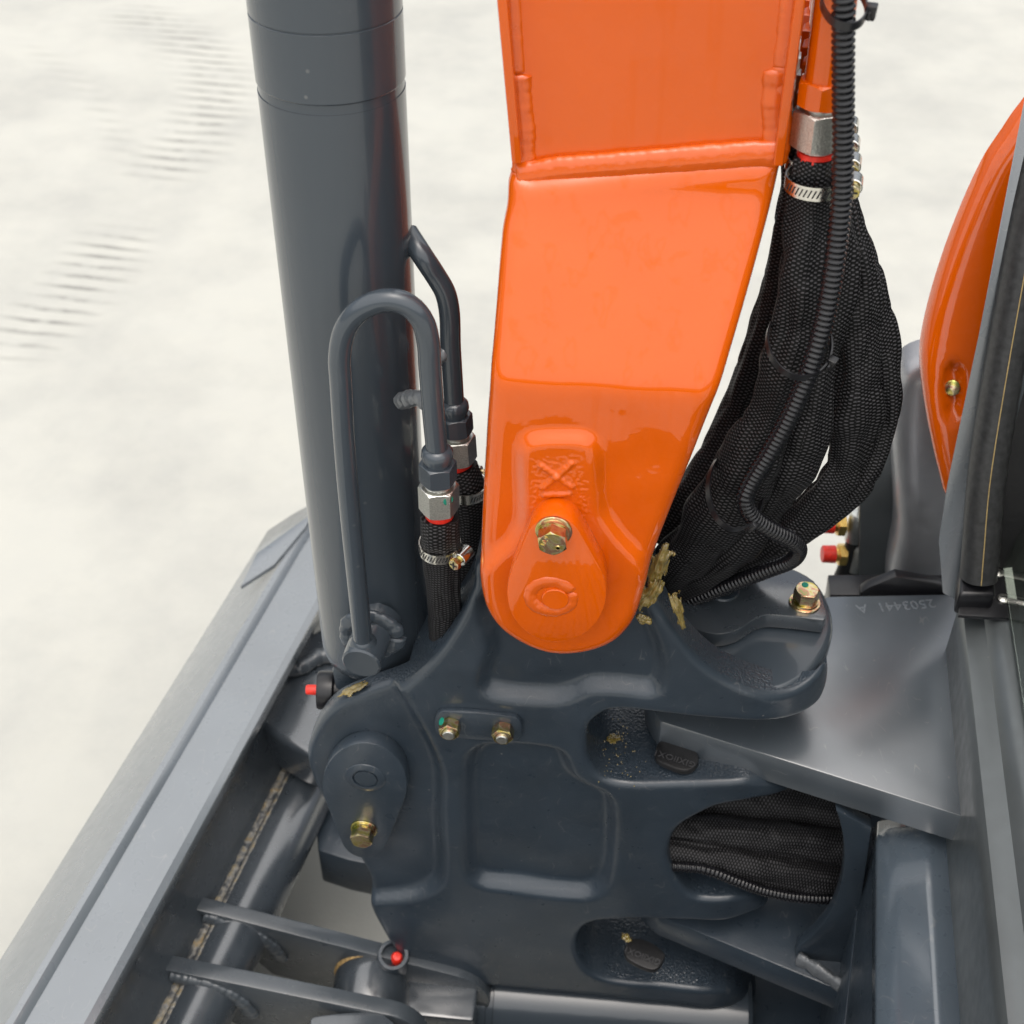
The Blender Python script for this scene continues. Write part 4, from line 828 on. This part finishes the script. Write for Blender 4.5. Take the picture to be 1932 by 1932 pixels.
# brass grease fittings beyond the plate
for k, (a, b_) in enumerate(((1596, 1046), (1594, 990))):
    t = thing('grease_fitting', ['lower brass grease fitting with a red cap and black hose beside the fender', 'upper brass grease fitting with a red cap, half hidden by the woven hoses'][k], 'grease fitting', 'brass fittings beside the fender')
    p = PY(a, b_, 0.36); d = Vector((-1, -0.1, 0.02)).normalized()
    hexnut('brass_body', p, d, 0.022, 0.009, 'brass', t)
    lathe('brass_neck', p+d*0.009, d, [(0, 0.008), (0.005, 0.008)], 'brass', t, seg=20)
    lathe('red_cap', p+d*0.012, d, [(0, 0.0098), (0.013, 0.0095), (0.014, 0.0085), (0.014, 1e-4)], 'red', t, seg=24)
    lathe('chrome_elbow', p-d*0.013, Vector((0, 0, 1)), [(-0.02, 0.010), (0.012, 0.010), (0.016, 0.008), (0.017, 1e-4)], 'steel', t, seg=24)
    sweep('grease_hose', spline([p-d*0.013-Vector((0, 0, 0.02)), p+Vector((0.008, 0, -0.07)), p+Vector((-0.002, 0.01, -0.15)), p+Vector((-0.01, 0.02, -0.26))], 6), 0.0075, 'rubber', t, seg=16)

# ================================================================== dozer blade, lower left
bl = thing('dozer_blade', 'long grey dozer blade running diagonally across the lower left', 'dozer blade')
i0, i1 = PZ(160, 1932, 0.37), PZ(596, 1135, 0.37); bdir = (i1-i0).normalized(); bn = Vector((-bdir.y, bdir.x, 0))   # bn points outwards (left)
Tn, Tf = -0.35, (PZ(600, 1000, 0.37)-i0).dot(bdir)+0.05
def bpt(t, off, z): q = i0+bdir*t; return Vector((q.x, q.y, 0))+bn*off+Vector((0, 0, z))
zo = 0.302; lo_ = PZ(303, 1344, zo); lq = i0+bdir*(lo_-i0).dot(bdir); oo = (lo_-lq).dot(bn)
top = [(0.0, 0.352), (0.001, 0.359), (0.004, 0.3605), (0.050, 0.3605), (0.0550, 0.3610), (0.0595, 0.3660), (0.0610, 0.3672), (0.063, 0.3675), (oo*0.5+0.032, 0.336), (oo-0.002, zo+0.002), (oo, zo), (oo, zo-0.004), (oo-0.006, zo-0.012), (0.10, 0.2), (0.104, 0.1), (0.13, 0.02)]
ts = np.linspace(Tn, Tf, 24)
loft('mouldboard', [[bpt(t, a, z) for a, z in top] for t in ts], 'blade', bl, ang=22, thick=0.006)
bk_ = [(0.002, 0.352), (0.010, 0.340), (0.016, 0.31), (0.012, 0.27), (0.0, 0.235), (-0.012, 0.215), (-0.005, 0.15), (0.03, 0.02)]
loft('back_plate', [[bpt(t, a, z) for a, z in bk_][::-1] for t in ts], 'dull', bl, ang=50, thick=0.006)
Tc = [PZ(560, 1440, 0.250), PZ(470, 1700, 0.250)]; td_ = bdir
tm = (Tc[0]+Tc[1])/2-Vector((0, 0, 0.035))
sweep('stiffener_tube', [tm-td_*0.5, tm-td_*0.25, tm, tm+td_*0.18, tm+td_*0.26], 0.034, 'tubem', bl, seg=48)
for r_, m_, off in ((0.0060, 'weldrust', 0.0), (0.0030, 'weldrust', 0.009)):
    weld('weld_seam', [tm-bn*(-0.024-off*-1)*1.0+bn*0.0+td_*t+Vector((0, 0, 0.0235+off*0.55)) for t in np.linspace(-0.45, 0.245, 30)], r_, m_, bl, amp=0.3)
prism('end_gusset', [PZ(a, b, 0.372) for a, b in [(455, 1113), (486, 1050), (500, 1040), (566, 992), (590, 975), (578, 1000), (518, 1072)]], (0, 0, 0.006), 'blade', bl, 0.001)
prism('arm', [PZ(a, b, 0.20) for a, b in [(585, 1400), (700, 1380), (740, 1640), (655, 1622), (600, 1604)]], (0, 0, -0.06), 'grey', bl, 0.003)
# dark arm bracket near the far end
arm = spline([(478, 1345), (512, 1285), (545, 1225), (575, 1200), (640, 1180), (660, 1300), (640, 1400), (600, 1425), (560, 1412), (510, 1380)], 5, True)
prism('arm_bracket', [PZ(a, b, 0.315) for a, b in arm], (0, 0, -0.06), 'tubem', bl, 0.010, 4)
weld('weld_bead', [PZ(a, b, 0.322) for a, b in [(505, 1230), (535, 1262), (570, 1258), (600, 1240), (640, 1235)]], 0.010, 'dull', bl, amp=0.12)
# lugs
zlg = 0.262
for k, (a, b_, cend) in enumerate((((378, 1690), (760, 1788), None), ((318, 1800), (752, 1888), 1))):
    p0, p1 = PZ(a[0], a[1], zlg), PZ(b_[0], b_[1], 0.205 if k == 0 else 0.235); d = (p1-p0).normalized(); nn = Vector((d.y, -d.x, 0))
    if nn.y > 0: nn = -nn
    L_ = (p1-p0).length+(0.07 if k == 0 else 0.0)
    prof = [(0, 0), (L_*0.97, 0)] + [(L_*0.97+0.035*math.sin(q), -0.035+0.035*math.cos(q)) for q in np.linspace(0.2, math.pi*0.6, 8)] + [(L_*0.9, -0.10), (0.07, -0.09), (0.02, -0.03)]
    lg = prism('lug', [p0+d*x+Vector((0, 0, z)) for x, z in prof], nn*0.017, 'dull', bl, 0.0012)
    weld('weld_bead', [p0+Vector((-0.006, 0.006, 0.001)), p0+nn*0.008+Vector((-0.011, 0, -0.002)), p0+nn*0.019+Vector((-0.004, 0, -0.010))], 0.0060, 'weldgrey', lg, amp=0.2)
    weld('weld_bead', [p0+d*x+nn*0.018+Vector((0, 0, z)) for x, z in ((0.005, -0.010), (0.03, -0.012), (0.055, -0.016), (0.075, -0.032), (0.085, -0.055))], 0.0085, 'dull', lg, amp=0.2, squash=0.5)
pc = PZ(680, 1925, 0.232)
prism('pin_cap', [PZ(a, b, 0.235) for a, b in spline([(585, 1925), (600, 1916), (700, 1908), (725, 1915), (745, 1940), (700, 1975), (600, 1970)], 5, True)], (0, 0, -0.02), 'tubem', bl, 0.003)
# blade lift cylinder
bc = thing('blade_cylinder', 'dark grey blade cylinder with a red capped grease cup at the bottom edge', 'hydraulic cylinder')
ec = PZ(698, 1840, 0.205)-Vector((0, 0, 0.036))
lathe('rod_eye', ec-Vector((0.008, -0.045, 0)), (0.14, -1, 0), [(0, 0.022), (0.006, 0.031), (0.02, 0.038), (0.045, 0.040), (0.07, 0.038), (0.084, 0.031), (0.09, 0.022)], 'tubem', bc, seg=40)
lathe('seal_ring', ec+Vector((-0.004, 0.028, 0.0)), (0.14, -1, 0), [(0, 0.040), (0.004, 0.0415), (0.008, 0.040)], 'rust', bc, seg=40)
cd = Vector((0.12, -0.25, 1)).normalized(); cc = PZ(742, 1801, 0.215)
lathe('grease_cup', cc-cd*0.03, cd, [(0, 0.018), (0.027, 0.0165), (0.030, 0.0155), (0.030, 0.0122), (0.012, 0.0115), (0.012, 1e-4)], 'grey', bc, seg=32)
lathe('red_cap', cc-cd*0.018+Vector((0.004, 0, 0)), cd, [(0, 0.0065), (0.010, 0.0062), (0.013, 0.004), (0.0135, 1e-4)], 'red', bc, seg=20)
rb = PZ(840, 1890, 0.150)
prism('rod_clevis', [rb+Vector((-0.055, -0.028, 0.018)), rb+Vector((0.034, -0.028, 0.018)), rb+Vector((0.034, 0.028, 0.018)), rb+Vector((-0.055, 0.028, 0.018))], (0, 0, -0.05), 'tubem', bc, 0.004)
bx = PZ(872, 1900, 0.150)
lathe('barrel', Vector((bx.x, 0.02, 0.100)), (1, 0.02, 0), [(0, 0.040), (0.003, 0.046), (0.022, 0.047), (0.023, 0.0445), (0.030, 0.0445), (0.031, 0.048), (0.30, 0.048), (0.305, 0.045)], 'cyl', bc, seg=56, ang=25)
# undercarriage frame under the swing post
uc = thing('undercarriage', 'dark steel undercarriage frame below the swing post at the bottom edge, with an added unseen track', 'undercarriage')
prism('frame_box', [Vector((0.05, -0.16, 0.118)), Vector((0.62, -0.16, 0.118)), Vector((0.62, 0.24, 0.118)), Vector((0.05, 0.24, 0.118))], (0, 0, -0.09), 'grey', uc, 0.004)
prism('frame_box', [Vector((0.26, -0.17, 0.44)), Vector((0.62, -0.17, 0.44)), Vector((0.62, 0.20, 0.44)), Vector((0.26, 0.20, 0.44))], (0, 0, -0.318), 'grey', uc, 0.004)
def added_track(t, x0, x1, y0, y1, r, zc_):  # unseen crawler track, added so the upright faces reflect something dark
    loop = [(x0+r*math.cos(a), zc_+r*math.sin(a)) for a in np.linspace(math.pi/2, math.pi*1.5, 14)]+[(x1+r*math.cos(a), zc_+r*math.sin(a)) for a in np.linspace(-math.pi/2, math.pi/2, 14)]
    prism('added_track_belt', [Vector((a, y0, z)) for a, z in loop], (0, y1-y0, 0), 'rubber', t, 0.006)
    n_ = int((x1-x0)/0.055); me = None
    for i in range(n_):
        x = x0+(i+0.5)*(x1-x0)/n_
        if me is None:
            o = box8('added_track_lug', (0, 0, 0), (0.014, 0, 0), (0, (y1-y0)/2-0.01, 0), (0, 0, 0.011), 'rubber', t, 0.003); me = o.data
        else: o = bpy.data.objects.new('added_track_lug', me); COL.objects.link(o); o.parent = t
        o.location = (x, (y0+y1)/2, zc_+r+0.009)
added_track(uc, -0.16, 1.0, -0.86, -0.25, 0.15, 0.162)
bq = PZ(1212, 1905, 0.119); lathe('washer', bq, (0, 0, 1), [(0, 0.019), (0.003, 0.018), (0.004, 0.014)], 'zinc', uc, seg=28); hexnut('bolt_head', bq+Vector((0, 0, 0.004)), (0, 0, 1), 0.02, 0.009, 'zinc', uc)

# ================================================================== squeezed-out grease
def smear(label, p, u, v, th, seed, n=44):
    """ragged film of grease over half-extents u and v"""
    p, u, v = Vector(p), Vector(u), Vector(v); w = u.cross(v).normalized()
    if w.dot(Vector(CAM)-p) < 0: w = -w
    G = [[(-1.5+3*i/n, -1.5+3*j/n) for j in range(n+1)] for i in range(n+1)]; V = []; F = []; idx = {}; fv = {}
    for i in range(n+1):
        for j in range(n+1):
            a, b_ = G[i][j]; fv[i, j] = 1-a*a-b_*b_+0.8*noise.noise(Vector((a*1.4, b_*1.4, seed)))+0.5*noise.noise(Vector((a*3.2, b_*3.2, seed+4)))+0.2*noise.noise(Vector((a*8, b_*8, seed+8)))
    def vid(i, j):
        if (i, j) not in idx:
            a, b_ = G[i][j]; f_ = max(0.0, fv[i, j]); h = th*(min(1.0, f_)**0.5)*(1+0.6*noise.noise(Vector((a*2.6, b_*2.6, seed+2)))+0.12*noise.noise(Vector((a*5, b_*5, seed+6))))
            idx[i, j] = len(V); V.append(p+u*a+v*b_+w*h)
        return idx[i, j]
    for i in range(n):
        for j in range(n):
            if min(fv[i, j], fv[i+1, j], fv[i, j+1], fv[i+1, j+1]) > -0.06: F.append((vid(i, j), vid(i+1, j), vid(i+1, j+1), vid(i, j+1)))
    o = mk('grease_smear', V, F, 'grease', None, ang=80); md = o.modifiers.new('body', 'SOLIDIFY'); md.thickness = th*0.6; md.offset = -1
    tag(o, label, 'grease', 'squeezed out grease'); return o
def dpx(a, b, y): return PY(b[0], b[1], y)-PY(a[0], a[1], y)
smear('yellow brown grease squeezed out between boom edge and woven hoses', PY(1246, 1066, 0.002), dpx((1246, 1066), (1231, 1108), 0.002), dpx((1246, 1066), (1264, 1072), 0.002), 0.005, 1.3)
smear('thin grease smear on the swing post just right of the boom foot', PY(1226, 1122, -0.004), dpx((1226, 1122), (1208, 1152), 0), dpx((1226, 1122), (1240, 1128), 0), 0.003, 5.1)
smear('yellow brown strip of grease on the rim beside the conduit end', PY(1280, 1150, -0.003), dpx((1280, 1150), (1292, 1186), 0), dpx((1280, 1150), (1291, 1147), 0), 0.0035, 7.7)
smear('small yellow grease crumb low on the post beside the boom foot', PY(1214, 1166, -0.002), dpx((1214, 1166), (1226, 1170), 0), dpx((1214, 1166), (1213, 1174), 0), 0.002, 9.2)
smear('brown grease on top of the left ear beside the grease point', PY(668, 1301, 0.016), dpx((668, 1301), (692, 1292), 0.016), Vector((0.002, 0.007, 0.001)), 0.0015, 12.4)
smear('orange brown grease crumb on the floor of the upper slot', Vector((PY(1155, 1425, 0.03).x, 0.046, 0.5192)), Vector((0.006, 0, 0)), Vector((0, 0.006, 0)), 0.0012, 15.5)
sm = smear('scattered fine grease specks on the floor of the upper slot', Vector((PY(1155, 1425, 0.03).x+0.006, 0.036, 0.5192)), Vector((0.020, 0, 0)), Vector((0, 0.034, 0)), 0.0006, 31.5)
V = []; F = []; rs = random.Random(3)
for k in range(60):
    c = Vector((PY(1155, 1425, 0.03).x+rs.gauss(0.008, 0.010), 0.036+rs.gauss(0, 0.020), 0.5196)); r_ = rs.uniform(0.0003, 0.0009); o0 = len(V)
    V += [c+Vector((r_*math.cos(a)*rs.uniform(0.6, 1.3), r_*math.sin(a)*1.4, 0)) for a in np.linspace(0, 5.2, 6)]+[c+Vector((0, 0, r_))]
    F += [(o0+j, o0+(j+1) % 6, o0+6) for j in range(6)]
me = bpy.data.meshes.new('grease_specks'); me.from_pydata([tuple(v) for v in V], [], F); me.materials.append(M['grease']); sm.modifiers.clear(); sm.data = me; sm.name = 'grease_specks'; sm['kind'] = 'stuff'
smear('tiny yellow grease drop above the lower rubber tab', PZ(1182, 1769, 0.266), Vector((0.005, -0.003, 0)), Vector((0.002, 0.004, 0)), 0.0015, 18.1)
